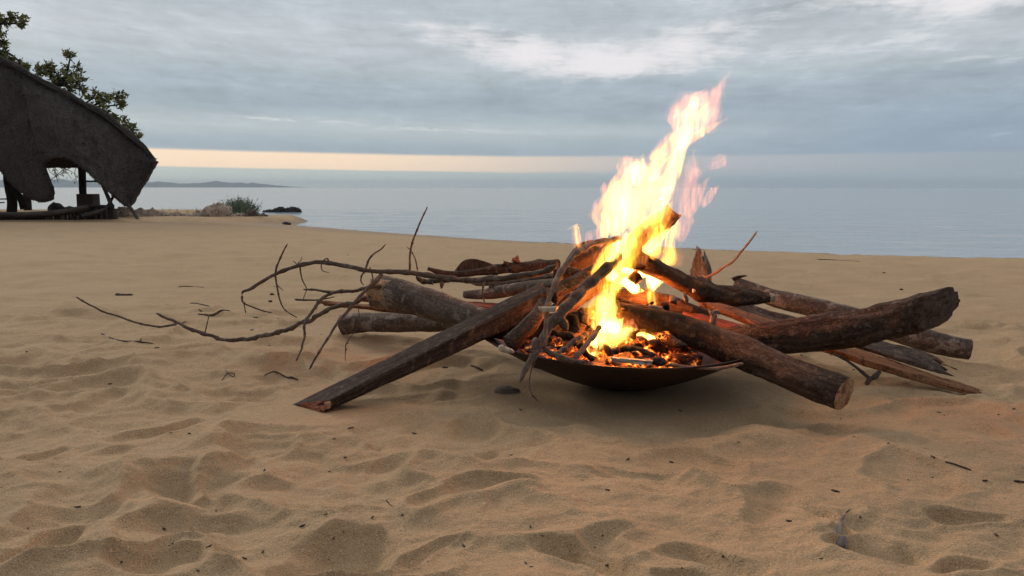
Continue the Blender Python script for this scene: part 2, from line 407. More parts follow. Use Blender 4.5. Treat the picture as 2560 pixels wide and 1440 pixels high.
def cells(x, y, size, seed):
    """distance to the nearest of jittered points: round hollows meeting in sharp crests"""
    X_, Y_ = x/size, y/size; i0, j0 = np.floor(X_), np.floor(Y_)
    d1 = np.full(X_.shape, 9.0)
    for a in (-1, 0, 1):
        for b in (-1, 0, 1):
            i, j = i0+a, j0+b; z = np.zeros_like(i)
            px = i+_hash(i, j, z, seed); py = j+_hash(i, j, z, seed+1)
            d1 = np.minimum(d1, (X_-px)**2+(Y_-py)**2)
    return np.clip(d1, 0, 1.3)
def ground(x, y, fine=True):
    x = np.asarray(x, float); y = np.asarray(y, float)
    ys = shore(x); sl_ = (0-ZW)/(ys-3.0)
    yy = np.maximum(y-3.0, 0); yy = np.where(y < 3.6, (y-2.4).clip(0)**2/(4*.6), yy) if True else yy
    z = -sl_*yy
    z = np.where(y > ys, ZW-(y-ys)*.10, z)
    z = np.maximum(z, -3.0)
    # sandy spit with the rocks, behind the near crest
    sp = sms(33.5, 35.5, y)*(1-sms(37.6, 40.0, y))*(1-sms(-10.6, -8.6, x))
    z = np.where(sp > 0, np.maximum(z, z*(1-sp)+(-.80+.05*vnoise(x*.6, y*.6, 0, 3))*sp), z)
    hut = sms(36, 37.5, y)*(1-sms(41, 43, y))*(1-sms(-15.8, -14.8, x)); z = z*(1-hut)-.62*hut
    if fine:
        amp = 1-sms(1.9, 4.5, y)*.62
        wx = x+.085*vnoise(x*4, y*4, 0, 21)+.035*vnoise(x*13, y*13, 0, 22); wy = y+.085*vnoise(x*4, y*4, 9, 23)+.035*vnoise(x*13, y*13, 7, 24)
        near = 1-sms(1.9, 3.0, y)
        c1 = cells(wx*.8+.21*wy, wy*1.15, .20, 31); c2 = cells(wx*1.1-.3*wy, wy*1.3, .085, 37)
        patch = sms(-.45, .45, vnoise(x*2.3, y*2.3, 0, 41))
        z = z+amp*(.044*(c1-.35)*(.35+.65*patch)+.012*(c2-.3)*(.3+.7*patch)*near)
        z = z+amp*(.010*fbm(x*1.7, y*2.6, 0, 51, 3)++.0042*fbm(x*9, y*13, 0, 55, 3)+.0018*fbm(x*30, y*38, 0, 57, 2)*near)
        rg = 1-np.abs(vnoise(wx*3.1+.8*wy, wy*5.2, 0, 91))*1.5; rg2 = 1-np.abs(vnoise(wx*7.5-1.5*wy, wy*10.5, 0, 93))*1.5
        z = z+amp*(.020*np.clip(rg, 0, 1)**1.5+.008*np.clip(rg2, 0, 1)**1.5*(.3+.7*patch)-.008)
        far = sms(3.0, 6.0, y)
        z = z+far*(1-sms(18, 26, y))*(.018*fbm(x*.7, y*.5, 0, 61, 3)+.020*fbm(x*2.2, y*1.8, 0, 66, 3))
        for (dx, dy, ra, rb, dep, tilt) in DIMP:
            mk = (np.abs(y-dy) < rb*2.2+.05) & (np.abs(x-dx) < ra*2.2+.05)
            if not mk.any(): continue
            xs, ys_ = wx[mk]-dx, wy[mk]-dy+tilt*(x[mk]-dx)
            q = np.sqrt((xs/ra)**2+(ys_/rb)**2)
            bowl_ = -dep*np.clip(1-q*q, 0, 1)
            # the far wall is steep, the near one gentle; a soft rim stands round it
            bowl_ = bowl_*(1+.45*np.clip(ys_/rb, -1, 1))
            rim = dep*.22*np.exp(-((q-1.02)/.24)**2)
            z[mk] = z[mk]+bowl_+rim
        fd = np.sqrt(((x+.43)/.16)**2+((y-1.76)/.14)**2); k = 1-sms(.6, 1.5, fd); z = z*(1-k)+.002*k
        # calmer, slightly hollow sand beneath the bowl
        fd = np.sqrt(((x-.27)/.40)**2+((y-2.0)/.40)**2); k = 1-sms(.6, 1.15, fd); z = z*(1-k)+0.0*k
    return z
def gz(x, y): return float(ground(np.array([float(x)]), np.array([float(y)]))[0])
def gp(u, v):
    """the point where the sight line through (u, v) meets the sand"""
    d = ray(u, v); t = -H/d[2] if d[2] < 0 else 30
    for _ in range(12):
        z = gz(d[0]*t, d[1]*t); t = t+( (z-H)/d[2]-t)*.7
    return np.array([d[0]*t, d[1]*t, gz(d[0]*t, d[1]*t)])

rows = list(np.arange(-6, .5, .12)); y = .5
while y < 62: rows.append(y); y += min(max(.0022*y*y, .0026), .22)
rows = np.array(rows); nc = 900
tt = np.linspace(-1, 1, nc); tt = .45*tt+.55*tt**3
wd = np.where(rows < .5, 2.2, 1.35*np.maximum(rows, .5)+1.6)
GX = wd[:, None]*tt[None]; GY = rows[:, None]*np.ones(nc)[None]
GZ = ground(GX.ravel(), GY.ravel()).reshape(GX.shape)
V = np.stack([GX, GY, GZ], -1).reshape(-1, 3).astype(np.float32); nr = len(rows)
a = (np.arange(nr-1)[:, None]*nc+np.arange(nc-1)[None]).ravel()
Fq = np.stack([a, a+1, a+1+nc, a+nc], -1).astype(np.int32)
me = bpy.data.meshes.new('sand'); me.vertices.add(len(V)); me.vertices.foreach_set('co', V.ravel())
me.loops.add(Fq.size); me.loops.foreach_set('vertex_index', Fq.ravel())
me.polygons.add(len(Fq)); me.polygons.foreach_set('loop_start', np.arange(0, Fq.size, 4, dtype=np.int32))
me.polygons.foreach_set('use_smooth', np.ones(len(Fq), bool)); me.update(calc_edges=True)
sand = bpy.data.objects.new('beach_sand', me); COL.objects.link(sand); struct(sand)
m, N, b = mat('sand')
P_ = N.node('ShaderNodeNewGeometry').outputs['Position']
n1 = N.noise(P_, 520, 2, .6); n2 = N.noise(P_, 60, 4, .6); n3 = N.noise(P_, 2.2, 4, .6); n4 = N.noise(P_, 190, 3, .65)
c = N.mix(N.sstep(n3, .3, .7), (.410,.268,.140,1), (.465,.313,.168,1))
c = N.mix(N.m('MULTIPLY', N.sstep(n2, .35, .68), .28), c, (.29,.195,.118,1))
c = N.mix(N.sstep(n1, .56, .70), c, (.60,.48,.34,1)); c = N.mix(N.sstep(n1, .42, .31), c, (.17,.105,.062,1))
c = N.mix(N.m('MULTIPLY', N.sstep(n4, .58, .70), .35), c, (.19,.12,.075,1))
# damp sand along the water
px, py, pz = N.sep(P_)
damp = N.sstep(N.m('ADD', pz, N.m('MULTIPLY', N.m('SUBTRACT', n3, .5), .06)), -.86, -1.05)
c = N.mix(damp, c, N.vm('MULTIPLY', c, (.62, .58, .56)))
N.put(b.inputs['Base Color'], c); N.put(b.inputs['Roughness'], N.sstep(damp, 0, 1, .95, .55)); b.inputs['Specular IOR Level'].default_value = .15
b.inputs['Sheen Weight'].default_value = .16; b.inputs['Sheen Roughness'].default_value = .45; b.inputs['Sheen Tint'].default_value = (1, .72, .46, 1)
hh = N.m('ADD', N.m('ADD', N.m('MULTIPLY', n1, .35), N.m('MULTIPLY', n2, .9)), N.m('MULTIPLY', n4, .55))
N.put(b.inputs['Normal'], N.bump(hh, .9, .007))
me.materials.append(m)

# ---------------------------------------------------------------- water
def plane_mesh(name, xs, ys, zf, m):
    X_, Y_ = np.meshgrid(xs, ys); Z_ = zf(X_, Y_); V = np.stack([X_, Y_, Z_], -1).reshape(-1, 3); n_ = len(xs)
    a = (np.arange(len(ys)-1)[:, None]*n_+np.arange(n_-1)[None]).ravel()
    F = np.stack([a, a+1, a+1+n_, a+n_], -1)
    me = bpy.data.meshes.new(name); me.from_pydata(V.tolist(), [], F.tolist()); me.polygons.foreach_set('use_smooth', [True]*len(F)); me.update()
    me.materials.append(m); o = bpy.data.objects.new(name, me); COL.objects.link(o); return o
m, N, b = mat('water')
P_ = N.node('ShaderNodeNewGeometry').outputs['Position']
mp = N.node('ShaderNodeMapping'); N.put(mp.inputs[0], P_); mp.inputs['Scale'].default_value = (.55, 1.5, 1); mp.inputs['Rotation'].default_value = (0, 0, .25)
w1 = N.noise(mp.outputs[0], 2.2, 5, .6, .4); w2 = N.noise(mp.outputs[0], .12, 4, .6); w3 = N.noise(mp.outputs[0], .5, 3, .5, .3)
N.put(b.inputs['Base Color'], N.mix(w2, (.26,.305,.33,1), (.31,.355,.375,1)))
b.inputs['Roughness'].default_value = .14; b.inputs['IOR'].default_value = 1.333
wh = N.m('ADD', N.m('MULTIPLY', w1, .35), N.m('MULTIPLY', w3, 1.0))
N.put(b.inputs['Normal'], N.bump(wh, 1.0, .07))
def wz(X_, Y_): return ZW+.022*np.exp(-np.maximum(Y_-30, 0)/60)*fbm(X_*.35+3, Y_*1.1, 0, 71, 3)+0*X_
ysw = np.r_[np.arange(10, 60, .3), np.geomspace(60, 9000, 160)]
xsw = np.r_[-np.geomspace(9000, 40, 60), np.arange(-39, 40, .4), np.geomspace(40, 9000, 60)]
sea = plane_mesh('lake_water', xsw, ysw, wz, m); struct(sea)
# far hills
HX = [(-400,452),(-200,449),(60,453),(120,448),(160,451),(250,454),(300,452),(362,454),(385,455),(430,457),(470,460),(500,456),(535,453),(565,457),(600,458),(640,459),(668,463),(690,465.8),(740,467.2),(800,468.4),(1250,469)]
b_ = MB(); Dh = 7000.0; Vh = []
xs_ = np.linspace(-400, 1250, 260)
tp = np.interp(xs_, [p[0] for p in HX], [p[1] for p in HX]); 
for i, (u, v) in enumerate(zip(xs_, tp)):
    p = at(u, v, Dh); zt = p[2]+9*float(vnoise(u*.06, 0, 0, 3))+4*float(vnoise(u*.2, 0, 0, 4)); zt = max(zt, ZW-.6) if u < 715 else ZW-.9
    for f, k in ((0, -500), (.55, -260), (1.0, 0), (.5, 420), (0, 900)):
        Vh.append((p[0], Dh+k*1.0+60*float(vnoise(u*.03, f*3, 0, 8)), ZW-1+(zt-ZW+1)*f*(1 if f == 1 else .9+.25*float(vnoise(u*.08, f*5, 0, 9)))))
F = []
for i in range(len(xs_)-1):
    for j in range(4): F.append((i*5+j, i*5+j+1, (i+1)*5+j+1, (i+1)*5+j))
b_.add(Vh, F)
m, N, b = mat('hills'); P_ = N.node('ShaderNodeNewGeometry').outputs['Position']
N.put(b.inputs['Base Color'], N.mix(N.noise(P_, .01, 4), (.06,.085,.075,1), (.10,.12,.095,1))); b.inputs['Roughness'].default_value = .95
struct(b_.build('hills', m))

# ---------------------------------------------------------------- fire bowl
def lathe(mb, c, prof, seg=128, wob=0.0, tilt=(0, 0)):
    V = []; L = []; n = len(prof)
    for i, (r, z) in enumerate(prof):
        for j in range(seg):
            th = 2*PI*j/seg
            rr = r*(1+wob*float(vnoise(math.cos(th)*1.3, math.sin(th)*1.3, 0, 5)))
            zz = z+(r/.36)*wob*.35*float(vnoise(math.cos(th)*1.1+5, math.sin(th)*1.1, 0, 6))
            x, y = rr*math.cos(th), rr*math.sin(th)
            V.append((c[0]+x, c[1]+y, c[2]+zz+tilt[0]*x+tilt[1]*y)); L.append((x, y, zz))
    F = []
    for i in range(n-1):
        for j in range(seg): F.append((i*seg+j, i*seg+(j+1) % seg, (i+1)*seg+(j+1) % seg, (i+1)*seg+j))
    F.append(tuple(range(seg))[::-1]); F.append(tuple((n-1)*seg+j for j in range(seg)))
    mb.add(V, F, L)
m, N, b = mat('rusted_steel'); lc = N.attr('lc')
r1 = N.noise(lc, 9, 5, .65); r2 = N.noise(lc, 60, 4, .6)
c = N.mix(N.sstep(r1, .35, .65), (.024,.011,.008,1), (.055,.021,.013,1)); c = N.mix(N.sstep(r2, .5, .68), c, (.028,.020,.018,1))
N.put(b.inputs['Base Color'], c); b.inputs['Metallic'].default_value = .35; b.inputs['Roughness'].default_value = .62
N.put(b.inputs['Normal'], N.bump(r2, .5, .002))
BR, BZ = .352, .125; BC = np.array([.275, 2.0, gz(.275, 2.0)-.004])
prof = []
for i in range(15):
    f = i/14; prof.append((.03+(BR-.03)*f, BZ*(f**1.6)))
inner = [(r-.0035*(i > 0), z+.004) for i, (r, z) in enumerate(prof)][::-1]
inner[0] = (BR-.004, BZ+.0005)
mb = MB(); lathe(mb, BC, prof+inner, 160, .02, (-.022, -.0))
bowl = mb.build('fire_bowl', m); tag(bowl, 'wide shallow rusted steel dish on the sand holding the burning wood', 'fire bowl')

# ---------------------------------------------------------------- logs
def log(name, label, pts, mats, cat='log', n=70, seg=32, amp=.10, ridge=.10, knots=0, cut=(None, None), depth=(.0, .0), seed=1, sy=1.0, group=None, freq=30, shear=(None, None)):
    """pts = (u, v, Yd, r_px); cut = material of the cut faces at start and end"""
    P = [at(u, v, y) for (u, v, y, r) in pts]; R = [r*y/FP for (u, v, y, r) in pts]
    mb = MB(); r0, r1_, T = mb.tube(P, R, n, seg, amp, freq, knots, False, seed, 1, sy, ridge=ridge, shear=shear)
    o = mb.build(name, mats); tag(o, label, cat, group)
    for k, (rg, ax) in enumerate(((r0, -T[0]), (r1_, T[-1]))):
        if cut[k] is None: continue
        f = MB(); f.fan(rg, depth[k], 0, seed+k, ax, 7, .0022); c_ = f.build('cut_face', cut[k], o)
    return o
def Z(z, pts): return [(*z(p[0], p[1]), *p[2:]) for p in pts]
def dotted(mb, pts, n, size, seed=0): pass

# squared timber resting on the sand at its left end
tim = MB()
A = [at(727,1012,1.80), at(826,1000,1.735), at(806,1036,1.728), at(731,1030,1.79)]
B = [at(1352,704,2.05), at(1372,724,1.96), at(1366,782,1.95), at(1340,760,2.05)]
ra, rb = tim.loft(A, B, 110, 9, .0022, 45, 3, endjag=.004)
timber = tim.build('squared_timber', M['timber']); tag(timber, 'long squared timber sloping from the bowl down to the sand at the left', 'timber')
f = MB(); f.fan(ra[::-1], 0, 0, 4, (A[0]-B[0])/np.linalg.norm(A[0]-B[0]), 6, .002); f.build('cut_face', M['cut_red'], timber)
# chipped corner showing pale wood
f = MB(); c_ = at(818,1012,1.732); f.loft([c_+[-.006,-.004,.006], c_+[.007,-.004,.008], c_+[.006,-.004,-.008], c_+[-.004,-.004,-.010]],
     [c_+[-.004,.01,.006], c_+[.009,.01,.008], c_+[.008,.01,-.008], c_+[-.002,.01,-.010]], 6, 3, .001, 90, 2); f.build('chipped_corner', M['cut'], timber)

log('log', 'thick smooth grey log with a splintered pale end jutting out left above the timber',
    Z(z2, [(968,620,2.22,44),(1120,650,2.17,42),(1330,712,2.10,38),(1560,790,2.03,36),(1800,850,1.98,32)]), M['bark_grey'], cut=(M['cut'], None), amp=.05, ridge=.03, seed=4, n=90, seg=40, depth=(.012, 0))
# bare torn collar of that log: pale wood where bark has gone
o_log = bpy.data.objects[-1] if False else [o for o in COL.objects if o.name == 'log'][0]
mb = MB(); P = [at(*z2(x, y_), Y_) for x, y_, Y_ in ((956,617,2.223),(1010,628,2.203),(1072,640,2.19),(1118,650,2.172))]
r0, r1_, T = mb.tube(P, [.0490,.0485,.0480,.0468], 26, 40, .05, 60, 0, False, 12, ridge=.14); c_ = mb.build('bare_wood', M['cut'], o_log)
log('log', 'grey weathered log lying on the sand under the splintered log at the left',
    [(858,812,2.62,27),(900,806,2.60,27),(990,806,2.55,27),(1090,806,2.48,24),(1200,800,2.35,22)], M['bark_grey'], cut=(M['cut'], M['cut_dark']), amp=.10, ridge=.08, seed=9)
log('log', 'dark crooked log with a snapped pale tip, behind the long curved branch',
    Z(z9, [(190,330,2.34,5.5),(420,395,2.34,6.5),(700,415,2.33,8),(1100,370,2.32,10),(1500,320,2.30,12),(1900,290,2.27,13),(2270,240,2.22,12)]), M['bark_dark'], cut=(M['pale'], None), amp=.14, ridge=.14, knots=5, seed=11, n=120, seg=24)
log('log', 'grey round log lying between the timber and the crooked log left of the flames',
    Z(z9, [(780,740,2.30,10),(1100,735,2.27,15),(1400,690,2.24,15.5),(1900,600,2.16,14),(2300,560,2.05,13)]), M['bark_grey'], cut=(M['cut_dark'], None), amp=.08, ridge=.08, seed=14)
log('log', 'thin brown log running under the curved branch into the left side of the fire',
    Z(z9, [(1180,640,2.28,5),(1500,570,2.24,7.5),(1900,500,2.18,8),(2250,440,2.1,8)]), M['bark_brown'], amp=.08, ridge=.05, seed=17)
log('log', 'scorched log stub leaning on the front left rim of the bowl, its underside glowing orange',
    Z(z3, [(235,940,1.80,24),(330,850,1.82,23),(430,740,1.85,21),(510,620,1.90,19)]), M['bark_brown'], cut=(M['cut_dark'], None), amp=.10, ridge=.12, seed=20)
log('log', 'heavy round log in front of the bowl at the right, its sawn end orange',
    Z(z3, [(1075,690,1.93,30),(1250,735,1.91,34),(1600,830,1.87,38),(1950,960,1.82,42)])+[(2000,945,1.67,43),(2110,986,1.61,45)], M['bark_brown'], cut=(None, M['cut']), depth=(0, .004), amp=.075, ridge=.10, seed=23, n=110, seg=44, shear=(None, (.1,.18,0)))
log('log', 'fat dark log rising to the right over the front log, end in the air',
    Z(z4, [(250,880,2.02,40),(560,835,2.0,43),(900,795,1.97,47),(1300,735,1.94,50),(1600,672,1.92,51),(1760,630,1.91,51),(1860,610,1.90,50)]), M['bark_dark'], cut=(None, M['cut_dark']), amp=.08, ridge=.15, seed=26, n=120, seg=44, depth=(0, .006), shear=(None, (.2,1.15,.35)))
log('log', 'long smooth log behind the others, running from the grey stump to the right',
    Z(z4, [(395,430,2.60,15),(480,455,2.58,17),(700,540,2.50,23),(1000,610,2.44,26),(1400,720,2.37,29),(1750,830,2.31,29),(1950,880,2.285,28),(2085,905,2.27,26)]), M['bark_grey'], cut=(M['cut_red'], M['cut']), amp=.06, ridge=.06, seed=29, n=110)
log('log', 'charred log descending right from the flames, pale wood torn bare at its lower tip',
    Z(z3, [(1270,300,2.02,22),(1420,370,2.04,23),(1650,480,2.07,24),(1900,560,2.10,23)])+Z(z4, [(540,535,2.12,20),(640,530,2.12,14)]), M['bark_dark'], cut=(None, M['pale']), amp=.16, ridge=.14, knots=3, seed=32, n=90, depth=(0, .02))
log('log', 'charred cracked log behind the arching branch, glowing red along its lower side',
    Z(z7, [(280,680,2.12,16),(500,560,2.12,22),(700,470,2.12,24),(980,400,2.1,20)]), M['charcoal'], amp=.22, ridge=.3, knots=3, seed=38)
log('log', 'dark charred log lying along the left flank of the fire beneath the stick',
    Z(z7, [(0,1180,1.90,20),(250,1020,1.93,22),(500,900,1.96,20),(760,700,2.0,12)]), M['bark_dark'], amp=.14, ridge=.2, seed=41)
log('log', 'black burnt log end covered in flakes of ash, just left of the arching branch',
    Z(z9, [(2200,420,2.05,15),(2400,400,2.05,20),(2640,430,2.04,19)]), M['charcoal'], amp=.2, ridge=.22, seed=44)
def plank(name, label, A, B, mt, cat='split log', n=90, k=7, amp=.003, freq=50, seed=1, jag=.008, ends=None, C=None, group=None):
    mb = MB(); ra, rb = mb.loft(A, B, n, k, amp, freq, seed, endjag=jag, C=C)
    o = mb.build(name, mt); return tag(o, label, cat, group)
q = lambda z, x, y_, Y_: at(*z(x, y_), Y_)
plank('split_log', 'burning split log standing tilted in the heart of the flames, its top splintered',
      [np.array(at(1560,655,1.99)), np.array(at(1562,668,1.95)), np.array(at(1615,672,1.95)), np.array(at(1612,660,1.99))],
      [np.array(at(1664,520,2.07)), np.array(at(1666,518,2.03)), np.array(at(1700,542,2.03)), np.array(at(1702,540,2.07))], M['split_orange'], seed=350, amp=.005, jag=.012,
      C=[at(1575,590,2.02), at(1577,592,1.98), at(1640,618,1.98), at(1638,616,2.02)])
plank('split_log', 'long orange split log reaching down to the far right sand, its end bare',
      [q(z4,150,515,2.26), q(z4,150,560,2.2), q(z4,150,600,2.2), q(z4,150,560,2.27)],
      [q(z4,2165,1185,1.965), q(z4,2185,1215,1.94), q(z4,2150,1246,1.935), q(z4,2100,1225,1.97)], M['split_orange'], seed=51, amp=.0035,
      C=[q(z4,1230,880,2.10), q(z4,1200,930,2.045), q(z4,1210,985,2.04), q(z4,1240,950,2.10)])
plank('bark_slab', 'dark furrowed slab of bark lying behind the orange split log at the right',
      [q(z4,220,500,2.34), q(z4,180,540,2.28), q(z4,190,570,2.28), q(z4,230,540,2.34)],
      [q(z4,1800,930,2.12), q(z4,1960,1075,2.0), q(z4,1880,1085,2.0), q(z4,1760,1000,2.12)], M['bark_dark'], 'bark', seed=53, amp=.006, freq=60, jag=.02)
plank('split_log', 'red brown split stick between the stub with ash and the fat dark log',
      [q(z4,20,600,2.12), q(z4,20,640,2.08), q(z4,20,670,2.08), q(z4,20,640,2.12)],
      [q(z4,560,760,2.08), q(z4,540,800,2.04), q(z4,520,830,2.04), q(z4,560,800,2.08)], M['split_red'], seed=55)
plank('split_log', 'narrow yellowish split log poking out left under the splintered log',
      [q(z2,600,672,2.36), q(z2,612,690,2.34), q(z2,615,706,2.34), q(z2,600,690,2.36)],
      [q(z2,1300,720,2.26), q(z2,1300,740,2.22), q(z2,1300,775,2.22), q(z2,1300,750,2.26)], M['split_orange'], seed=57)
plank('split_log', 'short reddish split block behind the splintered end of the grey log',
      [q(z2,855,632,2.40), q(z2,845,655,2.36), q(z2,850,682,2.36), q(z2,870,660,2.40)],
      [q(z2,1700,690,2.26), q(z2,1700,715,2.20), q(z2,1700,760,2.20), q(z2,1700,730,2.26)], M['split_red'], seed=59)
plank('bark_slab', 'triangular slab of bark standing up behind the crooked dark log at the left',
      [q(z9,640,370,2.42), q(z9,640,372,2.40), q(z9,640,440,2.40), q(z9,640,440,2.42)],
      [q(z9,1300,300,2.40), q(z9,1300,302,2.38), q(z9,1300,430,2.38), q(z9,1300,430,2.40)], M['bark_brown'], 'bark', seed=61, amp=.003,
      C=[q(z9,860,170,2.41), q(z9,860,172,2.39), q(z9,900,440,2.39), q(z9,900,440,2.41)])
plank('bark_slab', 'flat brown slab of wood seen under the curved branch left of the fire',
      [q(z9,850,545,2.36), q(z9,870,565,2.30), q(z9,1000,610,2.29), q(z9,960,590,2.36)],
      [q(z9,1500,480,2.34), q(z9,1620,520,2.26), q(z9,1500,600,2.25), q(z9,1500,560,2.34)], M['bark_brown'], 'bark', seed=63, amp=.003)
plank('wood_stump', 'upright jagged grey stump of split wood behind the fire, right of the flames',
      [q(z4,85,425,2.36), q(z4,85,425,2.30), q(z4,220,440,2.30), q(z4,220,430,2.36)],
      [q(z4,125,225,2.37), q(z4,120,225,2.33), q(z4,175,245,2.33), q(z4,175,240,2.37)], M['bark_grey'], 'stump', seed=65, amp=.006, freq=70, jag=.03, n=50,
      C=[q(z4,95,320,2.365), q(z4,92,320,2.315), q(z4,212,330,2.315), q(z4,212,325,2.365)])
plank('dry_stick', 'pale dry piece of wood lying on the front rim in front of the embers',
      [q(z8,1225,1075,1.735), q(z8,1215,1100,1.71), q(z8,1220,1180,1.71), q(z8,1230,1160,1.735)],
      [q(z8,1930,1140,1.735), q(z8,1925,1160,1.71), q(z8,1890,1225,1.71), q(z8,1910,1200,1.735)], M['pale'], 'stick', n=50, k=6, seed=67, amp=.0022, freq=120, jag=.006)
# ---------------------------------------------------------------- branches
def stick(name, label, pts, mt, twigs=(), cat='branch', n=90, seg=12, amp=.10, knots=6, seed=1, group=None, tw_mat=None):
    MB.wobble = .75 if max(p[3] for p in pts) < 6.5 else .3
    P = [at(u, v, y) for (u, v, y, r) in pts]; R = [r*y/FP for (u, v, y, r) in pts]
    mb = MB(); mb.tube(P, R, n, seg, amp, 55, knots, True, seed)
    o = mb.build(name, mt); tag(o, label, cat, group)
    for k, t in enumerate(twigs):
        P = [at(u, v, y) for (u, v, y, r) in t]; R = [r*y/FP for (u, v, y, r) in t]
        mb = MB(); mb.tube(P, R, 12*len(t), 8, .12, 80, max(2, len(t)), True, seed*10+k); mb.build('twig', tw_mat or mt, o)
    MB.wobble = 0.0
    return o
stick('branch', 'long grey branch curving in a loop out of the left side of the fire',
    Z(z2, [(112,640,2.06,2.6),(118,618,2.06,3.2),(165,600,2.06,3.6),(215,568,2.06,4),(320,508,2.07,4.4),(460,458,2.07,4.8),(560,437,2.07,5),(640,440,2.07,5.2),(760,462,2.06,5.2),(880,485,2.05,5.4),(1000,493,2.05,5.8),(1150,500,2.05,6),(1300,520,2.05,6.6),(1480,545,2.04,6.6),(1640,538,2.03,7),(1850,520,2.0,7.4),(1990,495,1.97,7.4),(2070,455,1.95,7)]),
    M['branch'], [
    Z(z2, [(112,640,2.06,2.6),(118,685,2.06,2.2),(180,715,2.07,2),(240,738,2.08,1.8),(300,750,2.08,1.4)]),
    Z(z2, [(124,685,2.06,1.5),(134,752,2.07,1.2)]),
    Z(z2, [(320,508,2.07,2.6),(330,460,2.07,2.4),(350,410,2.07,2.1),(372,360,2.07,1.9),(395,320,2.07,1.5)]),
    Z(z2, [(318,515,2.07,2.6),(328,590,2.07,2.3),(345,660,2.06,2),(370,720,2.06,1.8),(410,755,2.05,1.5),(456,780,2.05,1.4)]),
    Z(z2, [(325,570,2.07,1.5),(345,592,2.07,1.1),(370,613,2.07,.8)]),
    Z(z2, [(470,462,2.07,2.0),(485,540,2.07,1.6),(512,600,2.06,1.3),(500,640,2.06,1.1),(486,680,2.06,.8)]),
    Z(z2, [(455,455,2.07,1.3),(445,440,2.07,1.1),(425,425,2.07,.8)]),
    Z(z2, [(455,445,2.07,1.1),(480,420,2.07,.9),(484,400,2.07,.7)]),
    Z(z2, [(655,435,2.07,2.0),(640,413,2.07,1.6),(615,430,2.06,1.4),(604,462,2.06,1.3),(615,490,2.06,1.1),(655,500,2.06,.8)]),
    Z(z2, [(876,487,2.05,2.6),(895,430,2.05,2.3),(930,385,2.05,2),(975,355,2.05,1.7),(1006,322,2.05,1.3)]),
    Z(z2, [(876,490,2.05,2.2),(853,520,2.05,2.0),(852,555,2.05,1.8),(868,580,2.05,1.4)]),
    Z(z2, [(903,462,2.05,1.7),(918,510,2.05,1.5),(926,552,2.05,1.2)]),
    Z(z2, [(1152,490,2.05,2.9),(1154,400,2.05,2.7),(1172,310,2.05,2.5),(1205,220,2.05,2.2),(1235,150,2.05,2.0),(1263,90,2.05,1.5)]),
    Z(z2, [(1203,490,2.05,1.8),(1190,425,2.06,1.6),(1165,370,2.06,1.2),(1134,340,2.06,.9)]),
    Z(z2, [(982,508,2.05,5.0),(930,565,2.02,4.6),(850,640,2.0,4.4),(780,725,1.98,4.0),(700,820,1.95,3.5),(650,900,1.93,3.1),(600,980,1.91,2.8),(528,1102,1.88,2.0)]),
    Z(z2, [(1618,540,2.03,3.5),(1608,590,2.02,2.4),(1605,640,2.02,1.8),(1618,688,2.02,1.3)]),
    Z(z2, [(1625,560,2.03,1.6),(1655,580,2.02,1.3),(1682,606,2.02,.9)]),
    Z(z9, [(0,450,2.07,3),(40,490,2.08,5),(130,530,2.1,6),(350,530,2.08,7),(600,500,2.05,5)]),
    Z(z9, [(415,530,2.05,6),(410,600,2.05,4),(408,655,2.05,2.4)]),
    Z(z9, [(262,540,2.06,2),(268,595,2.06,1)]),
    ], n=200, knots=16, seed=2)
stick('branch', 'long thin bough sagging low over the sand at the far left, ending in a fork',
    Z(z6, [(660,640,2.42,2.4),(740,680,2.42,2.9),(815,715,2.42,3.6),(990,785,2.42,4.2),(1110,820,2.42,4.6),(1210,830,2.41,5),(1330,820,2.40,5),(1480,800,2.38,5),(1610,750,2.36,5.2),(1740,700,2.33,5.4),(1850,655,2.31,5),(1980,590,2.28,5)])+Z(z2, [(790,690,2.26,4.6),(900,660,2.24,4.6),(1000,650,2.26,4.4)]),
    M['branch'], [
    Z(z6, [(815,718,2.42,3.0),(730,738,2.42,2.8),(620,733,2.42,2.6),(480,697,2.41,2.5),(330,645,2.40,2.4),(210,595,2.39,2.2),(85,523,2.38,1.8)]),
    Z(z6, [(1015,785,2.42,1.8),(1025,730,2.42,1.5),(1045,650,2.42,1.1)]),
    Z(z6, [(850,712,2.42,1.6),(880,703,2.42,1.0)]),
    ], n=170, knots=18, seed=3)
stick('branch', 'forked dark branch jutting left above the narrow split log, one arm drooping to the sand',
    Z(z2, [(490,605,2.14,2.3),(600,612,2.13,2.7),(680,620,2.13,4),(800,612,2.14,4.4),(950,592,2.16,4.4),(1040,575,2.2,4.2)]),
    M['branch'], [
    Z(z2, [(684,618,2.13,4.0),(620,650,2.12,4.0),(570,705,2.10,3.8),(525,770,2.08,3.6),(500,830,2.06,3.2),(500,900,2.04,2.8),(475,985,2.02,2.4),(446,1050,2.0,1.9)]),
    Z(z2, [(517,775,2.08,4.2),(508,800,2.07,5.0),(497,825,2.06,3.0)]),
    ], n=70, knots=6, seed=4)
stick('branch', 'thin dark stick end poking left beneath the forked branch and above the loop tip',
    Z(z2, [(437,666,2.34,2.6),(560,672,2.34,1.9),(640,662,2.33,1.8),(690,650,2.33,1.2)]), M['twig'], n=30, seed=5, knots=3)
stick('twig', 'fine hanging rootlet with curled tip in front of the log on the sand',
    Z(z2, [(826,690,2.12,1.0),(838,760,2.10,1.0),(832,830,2.09,1.0),(790,895,2.08,1.0),(758,945,2.07,1.5),(752,1000,2.06,1.1),(752,1052,2.05,.8)]), M['twig'],
    [Z(z2, [(760,945,2.07,1),(775,930,2.07,.7)]), Z(z2, [(755,985,2.06,1),(765,968,2.06,.7)])], 'twig', n=50, seed=6, knots=5)
